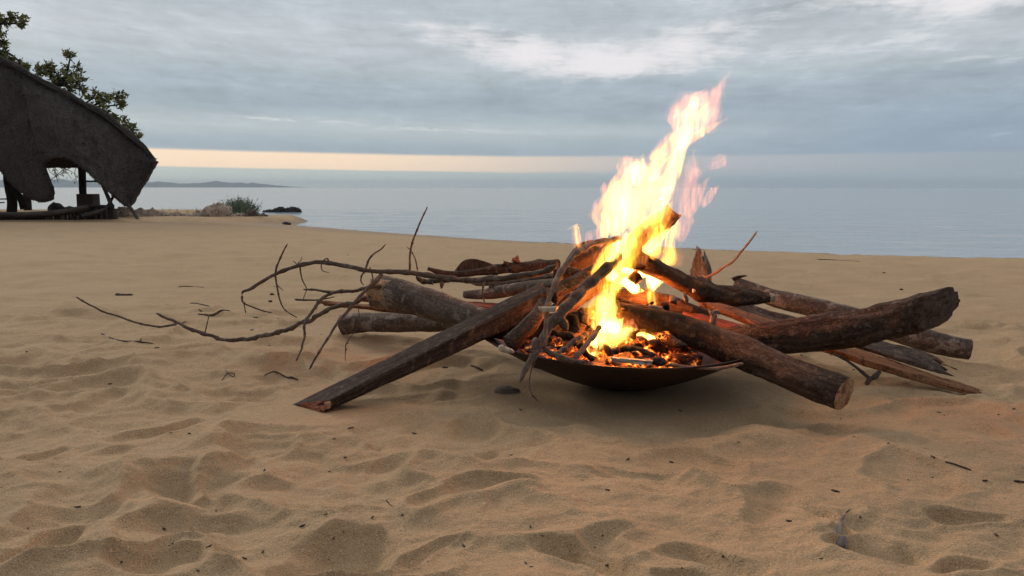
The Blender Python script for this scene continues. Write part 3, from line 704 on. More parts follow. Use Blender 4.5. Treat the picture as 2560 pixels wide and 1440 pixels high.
stick('branch', 'reddish branch arching over the left of the fire and down to the front rim',
    Z(z3, [(1100,112,1.93,7),(1030,128,1.90,7),(960,134,1.88,7.2),(850,165,1.84,7.2),(750,235,1.80,7.2),(670,320,1.77,7),(600,430,1.745,7),(560,530,1.73,6.6),(532,650,1.715,6.4),(520,790,1.70,6),(515,900,1.69,5),(512,970,1.685,4)]),
    M['branch_pale'], [Z(z3, [(545,560,1.73,5),(530,510,1.73,4),(525,495,1.73,2)])], n=120, seg=16, knots=8, seed=7)
stick('branch', 'stout forked stick leaning from the flames out over the front rim, its tip dangling',
    Z(z3, [(1110,230,1.90,9),(1040,300,1.88,12),(950,385,1.86,13),(800,525,1.81,13),(700,620,1.775,13),(620,715,1.75,13),(560,780,1.735,12),(520,860,1.715,11),(470,950,1.69,9.5),(430,1010,1.67,8),(370,1110,1.645,6.5),(310,1240,1.61,4.5)]),
    M['branch'], [
    Z(z3, [(560,770,1.735,9),(610,745,1.74,9),(645,775,1.745,8),(685,835,1.75,7)]),
    Z(z3, [(490,960,1.69,6),(540,1005,1.685,6),(600,1030,1.68,7),(660,1055,1.68,7),(740,1070,1.685,5.5),(830,1082,1.69,4)]),
    Z(z3, [(600,1025,1.68,7),(640,990,1.70,6),(720,925,1.73,6),(800,870,1.76,4)]),
    Z(z3, [(468,985,1.68,2.4),(425,1080,1.66,2),(395,1170,1.65,1.6),(385,1270,1.64,1.5),(405,1330,1.64,1.6),(440,1372,1.64,1.6),(458,1392,1.64,1)]),
    Z(z3, [(415,1350,1.64,1.6),(392,1362,1.64,1)]),
    Z(z3, [(440,990,1.675,5),(410,1000,1.665,3.6),(385,990,1.66,3)]),
    Z(z3, [(420,1000,1.67,6),(430,940,1.68,7),(440,900,1.70,6)]),
    ], n=130, seg=18, knots=9, seed=8, amp=.08)
stick('stick', 'straight grey stick standing against the brightest flame at the front of the bowl',
    Z(z8, [(520,1150,1.69,5),(600,1040,1.70,6),(740,880,1.73,6.5),(860,720,1.76,6.5),(1000,530,1.80,5)]), M['branch_pale'], cat='stick', n=50, seg=14, seed=9)
stick('stick', 'small dark stick across the front rim behind the straight grey stick',
    Z(z8, [(280,1000,1.74,5.5),(420,900,1.77,7),(600,800,1.8,7.5),(800,640,1.85,5),(880,600,1.86,3)]), M['bark_dark'], cat='stick', n=50, seg=14, seed=10)
stick('stick', 'short bowed black stick inside the bowl at the left of the flames',
    Z(z8, [(120,620,1.80,6),(300,700,1.82,8),(450,720,1.83,9),(620,860,1.84,8),(760,1000,1.82,9),(880,1140,1.78,8)]), M['charcoal'], cat='stick', n=60, seg=14, seed=11)
stick('twig', 'bare twig sweeping up to the right beside the grey stump',
    Z(z4, [(60,425,2.18,3.4),(130,405,2.18,3.4),(230,365,2.18,3.2),(350,292,2.17,3),(430,210,2.17,2.8),(500,128,2.16,2.4),(557,50,2.16,1.6)]), M['branch_pale'], cat='twig', n=70, knots=7, seed=12)
stick('stick', 'short pale stub with a ring of ash on top, on the front log',
    Z(z4, [(236,740,1.87,9),(240,690,1.88,9),(248,632,1.89,8.5)]), M['branch_pale'], cat='stick', n=24, seg=16, knots=0, seed=13)
o = [o for o in COL.objects if o.get('label', '').startswith('short pale stub')][0]
mb = MB()
for k in range(3): 
    c_ = q(z4,248,628+k*9,1.885); th = np.linspace(0, 1.9*PI, 12)
    mb.tube([c_+np.array([math.cos(t)*.0115, math.sin(t)*.0115, .002*math.sin(3*t)+k*.001]) for t in th], [.0022]*12, 40, 8, .2, 200, 0, True, 14+k)
mb.build('ash_ring', M['ash'], o)
stick('stick', 'thin orange stick lying along the right part of the front rim, tip outside',
    Z(z3, [(1480,1098,1.72,7),(1560,1110,1.70,5),(1700,1125,1.69,4),(1850,1133,1.68,4.2),(1960,1112,1.665,4.2),(2066,1090,1.65,4)]), M['branch_pale'], cat='stick', n=50, knots=4, seed=15)
stick('stick', 'charred knobbly stick end beside the pale dry piece on the rim',
    Z(z8, [(1880,1150,1.74,8),(1980,1160,1.735,9.5),(2100,1180,1.73,10),(2180,1200,1.725,8)]), M['bark_dark'], cat='stick', n=24, seg=16, knots=3, seed=16)
stick('stick', 'small pale broken stick pointing out at the front left of the bowl',
    Z(z3, [(145,955,1.78,7.5),(190,975,1.775,7.5),(270,1005,1.77,6)]), M['pale'], cat='stick', n=20, seg=12, knots=1, seed=17)
stick('branch', 'thin dark curved branch propping up the orange split log on the right',
    Z(z4, [(1090,930,1.98,3),(1180,970,1.95,3.2),(1290,1045,1.93,4),(1360,1110,1.92,5),(1390,1105,1.92,6.5),(1440,1060,1.95,6)]), M['twig'],
    [Z(z4, [(1375,1105,1.92,7),(1335,1160,1.905,5)])], n=50, seed=18, knots=3)
stick('branch', 'short side shoot lying across the furrowed bark slab on the right',
    Z(z4, [(475,685,2.06,2.4),(520,710,2.05,2),(580,738,2.04,1.6)]), M['branch_pale'], n=20, seed=19, knots=2)
plank('bark_flake', 'curled brown flake of bark tucked under the stick fork at the front',
      [q(z3,480,650,1.70), q(z3,480,655,1.69), q(z3,490,685,1.69), q(z3,490,680,1.70)], [q(z3,590,640,1.71), q(z3,600,648,1.70), q(z3,575,690,1.70), q(z3,575,682,1.71)], M['pale'], 'bark', n=16, k=4, seed=71, amp=.002)
plank('bark_flake', 'upright torn flake of bark with a pale tip on the crooked dark log',
      [q(z9,1580,150,2.3), q(z9,1575,150,2.28), q(z9,1660,240,2.28), q(z9,1680,240,2.3)], [q(z9,1560,200,2.3), q(z9,1575,240,2.28), q(z9,1640,250,2.28), q(z9,1625,95,2.3)], M['split_red'], 'bark', n=12, k=4, seed=72, amp=.002)
plank('bark_flake', 'small brown chip of bark sticking up beside the pale tipped flake',
      [q(z9,1400,200,2.31), q(z9,1395,200,2.29), q(z9,1400,270,2.29), q(z9,1400,270,2.31)], [q(z9,1510,230,2.31), q(z9,1510,232,2.29), q(z9,1500,280,2.29), q(z9,1500,280,2.31)], M['bark_brown'], 'bark', n=12, k=4, seed=73, amp=.002)
plank('bark_flake', 'curl of bark peeling off the raised end of the far smooth log',
      [q(z4,385,390,2.60), q(z4,385,392,2.58), q(z4,400,405,2.58), q(z4,400,402,2.60)], [q(z4,470,368,2.60), q(z4,475,372,2.58), q(z4,468,382,2.58), q(z4,465,378,2.60)], M['bark_brown'], 'bark', n=16, k=3, seed=74, amp=.003,
      C=[q(z4,420,372,2.60), q(z4,420,375,2.58), q(z4,430,392,2.58), q(z4,430,388,2.60)])
# stone the bowl leans on
mb = MB(); c_ = at(1256, 918, 1.93); mb.blob([c_[0]+.01, c_[1], gz(c_[0], c_[1])-.002], [.034, .026, .014], 4, .15, 1.5, 4)
m, N, b = mat('grey_stone'); lc = N.attr('lc'); N.put(b.inputs['Base Color'], N.mix(N.noise(lc, 3, 5), (.10,.07,.05,1), (.19,.135,.095,1))); b.inputs['Roughness'].default_value = .9
tag(mb.build('stone', m), 'dark rounded stone half buried under the left of the bowl', 'stone')

# ---------------------------------------------------------------- ember bed and loose charcoal
m, N, b = mat('embers'); M['embers'] = m; lc = N.attr('lc'); P_ = N.node('ShaderNodeNewGeometry').outputs['Position']
e1 = N.noise(P_, 38, 4, .6); e2 = N.noise(P_, 140, 3, .6); ve = N.voro(P_, 60, 'DISTANCE_TO_EDGE')
hot = N.m('MULTIPLY', N.sstep(e1, .42, .62), N.m('ADD', N.m('MULTIPLY', N.sstep(ve, .25, .02), .6), N.m('MULTIPLY', N.sstep(e2, .4, .7), .5)))
N.put(b.inputs['Base Color'], N.mix(N.sstep(e2, .5, .7), (.018,.013,.011,1), (.10,.055,.035,1))); b.inputs['Roughness'].default_value = .9
N.put(b.inputs['Emission Color'], N.ramp(hot, [(0, (.9,.05,.004)), (.5, (1,.16,.012)), (1, (1,.42,.08))]))
ds = N.node('ShaderNodeVectorMath', operation='DISTANCE'); N.put(ds.inputs[0], P_); ds.inputs[1].default_value = (.23, 1.90, .13)
N.put(b.inputs['Emission Strength'], N.m('MULTIPLY', N.m('MULTIPLY', N.m('POWER', hot, 1.5), 7.0), N.sstep(ds.outputs['Value'], .04, .21, 1.0, .08)))
N.put(b.inputs['Normal'], N.bump(N.m('ADD', e2, ve), .8, .004))
mb = MB()
nx = 70
for i in range(1): 
    V = []; F = []
    for a in range(nx):
        for c_ in range(nx):
            u, v = a/(nx-1)*2-1, c_/(nx-1)*2-1
            x, y = u*math.sqrt(1-v*v/2)*.24*.9, v*math.sqrt(1-u*u/2)*.24; r = math.hypot(x, y)/.24
            V.append((.245+x, 2.0+y, BC[2]+.078+.040*(1-r*r)+.010*float(fbm(x*18, y*18, 0, 81, 4))))
    for a in range(nx-1):
        for c_ in range(nx-1): F.append((a*nx+c_, (a+1)*nx+c_, (a+1)*nx+c_+1, a*nx+c_+1))
    mb.add(V, F)
for k in range(90):
    th = random.uniform(0, 2*PI); r = .235*math.sqrt(random.random()); x, y = .245+r*math.cos(th)*.9, 2.0+r*math.sin(th)
    s_ = random.uniform(.008, .030)
    mb.blob([x, y, BC[2]+.080+.040*(1-(r/.24)**2)+s_*.4], [s_*random.uniform(.9, 2.2), s_, s_*.8], 2, .3, 2, k, rot=random.uniform(0, 3), facet=.2)
tag(mb.build('ember_bed', m), 'heap of glowing embers and charcoal filling the bowl', 'embers', kind='stuff')
# charred logs that fill the pile
log('log', 'broad dark plank deep in the pile between the charred log and the front log',
    Z(z3, [(1060,600,2.10,30),(1250,600,2.10,36),(1500,660,2.12,36),(1760,760,2.14,30)]), M['bark_brown'], amp=.12, ridge=.2, seed=201)
log('log', 'charred log crossing at the back of the pile behind the forked stick',
    Z(z3, [(600,700,2.12,26),(760,560,2.12,30),(960,420,2.12,28),(1150,330,2.12,20)]), M['bark_dark'], amp=.12, ridge=.25, seed=202)
log('log', 'scorched log lying low on the left inside of the bowl behind the stub',
    Z(z3, [(250,820,1.98,26),(450,800,1.97,30),(700,740,1.98,26)]), M['bark_brown'], amp=.12, ridge=.2, seed=203)
log('log', 'short red hot log standing inside the bowl at the left of the flame foot',
    Z(z3, [(700,930,1.88,20),(760,800,1.9,22),(830,690,1.93,18)]), M['bark_brown'], amp=.14, ridge=.25, seed=204)
for k in range(56):      # a tangle of burnt sticks and chunks heaped in the dish
    th = random.uniform(0, 2*PI); r = random.uniform(.06, .27); a = np.array([.27+r*math.cos(th), 2.0+r*math.sin(th)*.85, .13+random.uniform(0, .02)])
    th2 = th+PI+random.uniform(-1.0, 1.0); r2 = random.uniform(.0, .12); b_ = np.array([.26+r2*math.cos(th2), 1.99+r2*math.sin(th2), random.uniform(.15, .23)])
    if a[1] < 1.86 and .10 < a[0] < .30: a[0] += .16
    w_ = random.uniform(.004, .010) if k % 3 else random.uniform(.010, .015); mb = MB(); mb.tube([a, (a+b_)/2+rng.normal(size=3)*.008, b_], [w_, w_*1.1, w_*.8], 26, 12, .2, 60, 2, True, 300+k, ridge=.2)
    tag(mb.build('charred_stick', M[random.choice(('bark_dark', 'bark_brown', 'charcoal', 'embers', 'bark_dark'))]), 'small charred stick heaped among others in the middle of the fire', 'stick', 'charred sticks heaped in the fire')
for k, (x1, y1, x2, y2, Y1, Y2, r, lb) in enumerate([
    (1150,1000,2050,840,1.80,1.90,8,'burnt stick lying across the embers toward the right wall of the bowl'),
    (1330,900,1960,1060,1.84,1.79,7,'red hot stick crossing under its fellow at the right of the embers'),
    (1500,760,2200,980,1.93,1.88,10,'thicker burnt stick tucked under the front log at the right'),
    (250,900,760,620,1.80,1.92,9,'burnt stick slanting up from the left corner of the bowl'),
    (150,640,620,420,1.86,1.95,11,'thick charred stick behind the stick fork at the left'),
    (1300,560,1700,830,1.96,1.90,9,'half burnt stick dropping from the front log into the embers')]):
    log('charred_stick', lb, [(*z8(x1, y1), Y1, r), (*z8((x1+x2)/2+20, (y1+y2)/2-20), (Y1+Y2)/2, r*1.1), (*z8(x2, y2), Y2, r*.8)], M['bark_brown' if k % 2 else 'bark_dark'], 'stick', n=40, seg=16, amp=.16, ridge=.22, knots=2, seed=400+k)
# separate burnt pieces one can point to: (zoom, x1,y1,x2,y2,Y,r px, label)
for k, (z, x1, y1, x2, y2, Yd, r, mt, lb) in enumerate([
    (z7,1230,900,1480,900,2.0,14,'charcoal','knotty lump of charcoal framed by white flame in the middle of the fire'),
    (z8,430,330,620,560,1.84,12,'bark_brown','cracked charcoal block standing behind the stick fork'),
    (z8,620,260,780,520,1.86,13,'split_red','glowing split block leaning left of the brightest flame'),
    (z8,1060,860,1230,1100,1.80,11,'split_orange','orange chunk of wood lying just right of the flame foot'),
    (z8,1480,820,1640,960,1.84,9,'embers','curled charcoal piece under the front log, left of its fellow'),
    (z8,1640,720,1880,920,1.86,10,'embers','larger curled charcoal piece close below the front log'),
    (z8,1840,800,2100,900,1.84,9,'split_red','red hot chip between the front log and the bowl wall'),
    (z8,150,780,330,880,1.80,12,'embers','knobbly charcoal lump in the left corner of the bowl'),
    (z8,1540,1000,1760,1080,1.78,7,'embers','wrinkled burnt chip behind the pale dry piece'),
    (z7,1780,1290,1920,1420,1.93,9,'charcoal','ash edged ember on top of the front log'),
    (z7,1930,1150,2040,1330,1.95,8,'ash','grey curl of ash hanging beside the ember on the front log'),
    (z7,2150,1120,2220,1300,1.95,8,'ash','second grey curl of ash, nearer the charred log'),
    (z7,1560,1350,1860,1430,1.91,6,'ash','long ash coated twig lying on the front log'),
    (z7,2300,1060,2330,1140,1.99,5,'pale','tiny white chip stuck on the charred log'),
    (z7,1300,700,1500,760,2.1,12,'bark_dark','dark charcoal piece behind the white flame'),
    (z7,340,1120,470,1040,1.87,5,'split_red','pale burnt bark chip above the stick on the left'),
    (z7,130,1280,330,1130,1.85,5,'split_red','row of charred scales beside the stick on the left'),
    ]):
    c1, c2 = at(*z(x1, y1), Yd), at(*z(x2, y2), Yd); mb = MB(); R = r*Yd/FP
    mb.tube([c1, (c1+c2)/2+np.array([0, 0, R*.3]), c2], [R*.7, R*1.0, R*.6], 26, 18, .30, 60, 1, True, 90+k, ridge=.12)
    tag(mb.build('charcoal_piece' if mt in ('charcoal', 'ash', 'embers', 'bark_brown', 'bark_dark') else 'wood_chip', M[mt]), lb, 'charcoal' if mt in ('charcoal', 'ash', 'embers', 'bark_brown', 'bark_dark') else 'wood chip')

# ---------------------------------------------------------------- flames
# every tongue is a closed body of thin glowing gas (light only, nothing painted): thick parts shine white, thin ones orange
fire = thing('campfire_flames', 'tall yellow and white flames leaning right above the burning wood', 'fire', (.27, 1.97, .08))
_fm = {}
LV = {0: (1,.29,.12), 1: (1,.34,.03), 2: (1,.52,.045), 3: (1,.67,.14)}
def flame_mat(level, e):
    e = round(e, -1) or 10
    key = (level, e)
    if key not in _fm:
        m = bpy.data.materials.new('flame_gas'); m.use_nodes = True; N = NT(m.node_tree)
        em = N.node('ShaderNodeEmission'); em.inputs[0].default_value = (*LV[level], 1)
        mp = N.node('ShaderNodeMapping'); N.put(mp.inputs[0], N.node('ShaderNodeNewGeometry').outputs['Position'])
        mp.inputs['Rotation'].default_value = (0, -.42, 0); mp.inputs['Scale'].default_value = (1, 1, .13)
        ns = N.noise(mp.outputs[0], 95, 3, .6, .6)
        N.put(em.inputs[1], N.m('MULTIPLY', N.sstep(ns, .34, .66, .08, 2.1), float(e))); m.cycles.volume_step_rate = .09; m.cycles.volume_sampling = 'DISTANCE'
        o = N.node('ShaderNodeOutputMaterial'); N.l.new(em.outputs[0], o.inputs['Volume']); _fm[key] = m
    return _fm[key]
def tongue(pts, level, peak, seed=0, flat=.6, rag=.2, seg=34):
    """pts = (u, v, Yd, half width px)"""
    P = [at(u, v, y) for (u, v, y, r) in pts]; R = [max(r, .4)*y/FP for (u, v, y, r) in pts]
    n = 14+8*len(pts)
    P, R, t = spline(P, R, n); L = t[-1]; s = t/L
    R = R*np.clip(np.minimum(s/.08, 1), 0, 1)**.6*np.clip((1-s)/.30, 0, 1)**.8+.0014
    ax = P[-1]-P[0]; ax /= np.linalg.norm(ax); U0 = np.cross(ax, (0, 1, 0)); U0 /= np.linalg.norm(U0); W0 = np.cross(ax, U0)
    pr = P @ ax; need = np.maximum.accumulate(pr+np.arange(n)*1e-4)-pr; P = P+ax*need[:, None]    # rings never fold back
    U = np.tile(U0, (n, 1)); W = np.tile(W0, (n, 1))
    P = P+U*(.12*R*fbm(t*22, seed*1.9, 0, seed, 3))[:, None]*1.5
    th = np.linspace(0, 2*PI, seg, endpoint=False); V = []; 
    for i in range(n):
        ca, sa = np.cos(th), np.sin(th)
        k = 1+rag*1.5*vnoise(t[i]*12, ca*1.4+seed, sa*1.4, seed)+.42*vnoise(t[i]*3.5, ca*3.4+seed, sa*3.4, seed+2)+.16*vnoise(t[i]*9, ca*7+seed, sa*7, seed+3)
        k = np.maximum(k, .35)
        # U lies across the view at the start; twist slowly
        tw = .5*float(vnoise(t[i]*4, seed*2.1, 0, seed+4))
        for a, kk in zip(th, k):
            V.append(P[i]+R[i]*kk*(math.cos(a)*(U[i]*math.cos(tw)+W[i]*math.sin(tw))+flat*math.sin(a)*(W[i]*math.cos(tw)-U[i]*math.sin(tw))))
    F = [(i*seg+j, i*seg+(j+1) % seg, (i+1)*seg+(j+1) % seg, (i+1)*seg+j) for i in range(n-1) for j in range(seg)]
    F.append(tuple(range(seg))[::-1]); F.append(tuple((n-1)*seg+j for j in range(seg)))
    mb = MB(); mb.add(V, F); thick = 2*max(R)*flat
    o = mb.build('flame_tongue', flame_mat(level, peak/thick), fire)
    return o
FL = []
def F_(z, pts, Yd, level, peak, sheath=0, streak=0, spread=.8):
    pts = [(*z(p[0], p[1]), Yd+(p[3] if len(p) > 3 else 0), p[2]) for p in pts]
    FL.append((pts, level, peak))
    if sheath: FL.append(([(u+1.5, v-r*.12, y+.004, r*1.45+1.5) for (u, v, y, r) in pts], 0 if sheath < .5 else 1, sheath))
    for k in range(streak):
        f0 = random.uniform(0, .45); f1 = random.uniform(.7, 1.12); off = random.uniform(-spread, spread)
        n = len(pts); xs = np.linspace(f0*(n-1), min(f1, 1)*(n-1), 5); A = np.array(pts)
        q_ = [[np.interp(x, range(n), A[:, c]) for c in range(4)] for x in xs]
        wv = random.uniform(-.3, .3)
        sp = [(a[0]+(off+wv*i/4)*a[3]*1.15+i*.8, a[1]-i*2, a[2]+random.uniform(-.012, .012), (1.2, 3.2, 4.0, 3.0, .8)[i]*random.uniform(.7, 1.5)) for i, a in enumerate(q_)]
        FL.append((sp, random.choice((1, 1, 2)), random.uniform(.35, 1.0)))
# main column on the right, up to the tip
F_(z5, [(700,1100,14),(745,980,20),(790,850,19),(830,720,18),(865,620,16),(905,530,16),(950,455,14),(1010,390,10),(1060,330,3)], 2.0, 2, 1.25, .25, 7)
F_(z5, [(740,1000,8),(790,860,12),(835,720,14),(870,620,11),(915,520,10),(950,460,4)], 1.985, 3, 1.3)
F_(z5, [(840,640,12),(890,540,22),(950,460,30),(1010,390,28),(1050,330,18),(1100,260,10),(1150,190,6),(1185,130,2)], 2.01, 0, .7, .2, 6)
F_(z5, [(860,600,8),(960,540,10),(1060,490,7),(1155,438,2)], 2.0, 1, .7, .2)
F_(z5, [(830,520,14),(870,420,24),(930,340,22),(985,285,10),(1010,270,3)], 2.02, 0, .5, .15)
F_(z5, [(900,430,10),(950,340,13),(1000,290,9),(1040,275,3)], 2.0, 0, .5)
F_(z5, [(1010,480,12),(1070,430,22),(1100,400,16),(1140,370,4)], 2.03, 0, .3)
F_(z5, [(800,470,14),(840,400,20),(880,360,10)], 2.04, 0, .22)
F_(z5, [(680,700,8),(740,650,12),(790,590,12),(830,540,8),(860,500,3)], 2.0, 1, .9, .25)
# left body
F_(z5, [(450,1190,12),(482,1100,24),(495,1000,27),(508,900,21),(535,830,14),(572,760,11),(612,705,7),(640,675,2)], 2.0, 3, 1.7, .4, 8)
F_(z5, [(560,1150,20),(590,1060,26),(600,960,22),(640,880,22),(690,800,20),(730,740,16),(790,680,12),(830,600,6)], 2.0, 2, 1.1, .22, 8)
F_(z5, [(430,1170,7),(425,1060,13),(435,960,14),(450,870,11),(480,800,8),(505,750,2)], 1.99, 2, 1.2, .25, 4)
F_(z5, [(400,1180,6),(375,1090,15),(350,1050,13),(370,990,14),(420,920,12),(440,860,5)], 2.0, 1, .8, .25)
F_(z5, [(400,1190,6),(410,1110,10),(400,1040,8),(430,980,3)], 1.98, 2, 2.0)
F_(z5, [(580,860,10),(600,780,18),(625,720,15),(640,690,6)], 1.99, 3, 1.5, .3, 2)
F_(z5, [(640,1100,14),(680,1010,24),(720,920,24),(760,840,18),(800,760,8)], 2.02, 1, .6, .2, 6)
F_(z5, [(490,780,12),(530,730,18),(570,700,14),(600,690,5)], 2.02, 0, .4)
F_(z5, [(470,1050,30),(540,980,45),(600,900,45),(660,820,38),(740,760,26)], 2.03, 0, .28)
F_(z5, [(410,940,8),(395,880,8),(400,830,3)], 2.02, 0, .22); F_(z5, [(480,700,4),(492,650,4),(497,610,1)], 2.02, 0, .2); F_(z5, [(550,690,5),(562,640,4),(580,590,1)], 2.02, 0, .22)
# small left flames
F_(z5, [(255,1240,9),(245,1200,11),(235,1150,10),(225,1110,6),(200,1125,5),(172,1140,2)], 1.98, 1, .9, .22)
F_(z5, [(275,1235,7),(275,1190,7),(270,1150,8),(250,1115,5)], 1.98, 2, 1.0)
F_(z5, [(285,1230,6),(300,1190,6),(310,1160,6),(330,1130,2)], 1.99, 1, .7, .2)
F_(z5, [(370,1240,12),(380,1190,14),(370,1140,14),(372,1090,8)], 2.02, 0, .35)
# pink feathers on the right
F_(z5, [(870,1060,10),(900,960,22),(930,860,24),(950,760,18),(950,680,10),(965,620,3)], 2.04, 0, .36, 0, 3)
F_(z5, [(910,1060,12),(950,970,14),(985,890,12),(1020,840,8),(1055,805,2)], 2.03, 0, .5)
F_(z5, [(1010,990,3),(1035,940,9),(1070,895,7),(1108,860,2)], 2.02, 0, .42)
F_(z5, [(920,830,14),(960,780,18),(1000,770,12),(1030,770,3)], 2.05, 0, .26)
F_(z5, [(1030,745,4),(1080,725,14),(1130,700,16),(1150,655,3)], 2.05, 0, .22)
F_(z5, [(850,1200,16),(880,1120,26),(910,1060,22),(940,1000,8)], 2.06, 0, .16)
# right of the tilted log
F_(z5, [(755,1350,10),(790,1330,17),(810,1280,17),(800,1220,12),(820,1160,15),(845,1100,12),(850,1060,4)], 2.07, 2, 2.1, .45, 3)
F_(z7, [(1480,450,9),(1560,420,14),(1660,310,13),(1760,230,9),(1860,140,6),(1980,40,3)], 1.94, 3, 2.6, .6)
F_(z7, [(1600,560,6),(1650,440,12),(1690,300,13),(1740,160,12),(1830,40,10),(1900,-40,4)], 1.95, 2, 1.3, .3, 3)
F_(z7, [(1690,600,8),(1700,480,14),(1660,200,12),(1650,0,8)], 1.97, 1, .7, 0, 3)
F_(z5, [(680,1200,8),(705,1130,20),(740,1060,24),(790,1010,18),(820,980,5)], 1.96, 2, .9, 0, 4)
F_(z5, [(600,1180,5),(640,1110,8),(700,1060,9),(770,1000,8),(815,965,2)], 1.95, 2, 1.2, .3)
# in front of the tilted log and the sticks
F_(z7, [(640,860,6),(760,700,10),(850,560,12),(930,420,12),(960,330,8),(1000,270,4)], 1.90, 2, 1.5, .4, 3)
F_(z7, [(930,640,8),(1040,440,12),(1080,330,12),(1120,280,6)], 1.87, 3, 2.0, .5)
F_(z7, [(1060,640,8),(1170,480,14),(1230,330,17),(1290,200,16),(1360,90,9)], 1.90, 3, 2.0, .5, 3)
F_(z7, [(880,940,12),(1000,760,20),(1110,640,18),(1200,500,16),(1290,380,13),(1370,200,12),(1420,40,6)], 1.90, 2, 2.0, .6, 4)
F_(z7, [(760,1440,12),(880,1200,18),(960,1000,20),(1060,850,20),(1150,700,16),(1260,560,14),(1340,400,6)], 1.86, 2, 1.8, .5, 5)
F_(z7, [(1250,620,10),(1330,480,18),(1380,300,20),(1400,120,16),(1460,-40,8)], 1.93, 1, .45, 0, 3)
F_(z7, [(900,900,16),(960,800,18),(1010,740,10)], 1.88, 3, 2.4)
# the white opening behind the wood
F_(z7, [(1110,750,7),(1200,710,14),(1330,720,18),(1440,760,22),(1540,840,20)], 2.10, 3, 8, .8)
F_(z7, [(1540,820,12),(1600,900,24),(1660,960,24),(1720,960,12),(1830,910,5)], 2.08, 3, 7, .6)
F_(z7, [(1110,930,8),(1200,940,10),(1300,1010,12),(1400,1070,10),(1475,1085,5)], 2.0, 3, 6, .6)
F_(z7, [(1180,880,8),(1200,800,10),(1210,740,8)], 2.05, 3, 5)
F_(z7, [(1220,1200,7),(1245,1120,8),(1250,1050,3)], 1.93, 2, 1.0); F_(z7, [(1650,1350,6),(1620,1250,7),(1610,1150,8),(1620,1060,3)], 1.93, 1, .9, .2)
# thin orange veil over the dark wood on the left
F_(z7, [(480,1400,20),(620,1220,30),(760,1050,32),(880,930,22),(960,850,8)], 1.86, 1, .50, 0, 8)
F_(z7, [(560,1300,8),(600,1180,10),(570,1120,4)], 1.85, 2, 1.2); F_(z8, [(700,240,4),(740,150,6),(770,60,5),(750,0,2)], 1.85, 2, 1.6)
F_(z8, [(860,430,8),(820,330,14),(860,220,18),(940,100,18),(1010,0,10)], 1.85, 1, .6, 0, 3)
# foot of the fire
F_(z8, [(940,640,20),(1060,560,30),(1110,420,28),(1090,290,24),(1110,170,22),(1170,60,17),(1240,-40,10)], 1.84, 3, 3.6, .6, 5)
F_(z8, [(960,740,26),(1080,680,34),(1200,700,30),(1400,680,16),(1540,610,12),(1630,600,4)], 1.83, 3, 3.2, .5, 2)
F_(z8, [(1140,620,10),(1240,560,14),(1310,500,9),(1385,410,2)], 1.82, 3, 2.2, .4)
F_(z8, [(1400,640,8),(1480,560,8),(1560,560,10),(1640,610,6)], 1.82, 2, 1.8, .3)
F_(z8, [(880,1080,6),(850,980,12),(900,880,14),(950,780,14),(1020,700,8)], 1.79, 3, 3, .5)
F_(z8, [(770,920,5),(840,950,10),(920,930,8)], 1.79, 3, 3); F_(z8, [(400,1050,4),(450,1000,9),(500,960,6),(540,920,3)], 1.75, 2, 3, .7)
F_(z8, [(1420,1080,5),(1410,950,6),(1400,860,5),(1390,780,3)], 1.79, 3, 2.6, .4); F_(z8, [(1840,1110,8),(1820,1040,8),(1790,970,5),(1775,910,2)], 1.77, 3, 3, .5)
F_(z8, [(1900,1110,5),(1960,1090,7),(2005,1040,2)], 1.76, 2, 2, .4); F_(z8, [(1210,920,6),(1260,900,9),(1300,850,3)], 1.80, 3, 3, .5)
F_(z8, [(1640,680,5),(1760,700,9),(1900,760,9),(2020,790,4)], 1.86, 3, 3.2, .6); F_(z8, [(2120,820,3),(2220,870,7),(2360,860,2)], 1.80, 3, 3)
F_(z8, [(490,600,4),(510,580,6),(500,540,2)], 1.82, 2, 2); F_(z8, [(490,240,5),(530,230,9),(580,210,4)], 1.84, 3, 3); F_(z8, [(690,860,4),(690,820,6),(700,770,3)], 1.78, 2, 3)
F_(z8, [(620,730,4),(640,650,5),(620,600,2)], 1.8, 2, 1.4); F_(z8, [(1000,1180,5),(1080,1130,9),(1150,1150,5)], 1.76, 2, 1.6, .3)
FL = FL[:100] if len(FL) <= 100 else [f for i, f in enumerate(FL)]
keep = [f for f in FL]
if len(keep) > 100:       # drop surplus streaks, the thinnest first
    order = sorted(range(len(keep)), key=lambda i: -max(p[3] for p in keep[i][0]))[:100]; keep = [keep[i] for i in sorted(order)]
print('FLAMES', len(FL), len(keep))
for k, (pts, lv, pk) in enumerate(keep): tongue(pts, lv, pk, k+1)
# the light the fire throws
for k, (x, y, z, e, r) in enumerate([(.24,1.90,.17,8.0,.04),(.20,2.06,.20,6.0,.04),(.34,2.05,.22,5.0,.04),(.30,2.0,.30,7.0,.05),(.33,2.0,.46,2.8,.05),(.40,2.0,.57,1.2,.03)]):
    L_ = bpy.data.lights.new('fire_light', 'POINT'); L_.energy = e; L_.color = (1,.20,.035) if k < 4 else (1,.42,.16); L_.shadow_soft_size = r
    o = bpy.data.objects.new('fire_light', L_); COL.objects.link(o); o.location = (x, y, z)
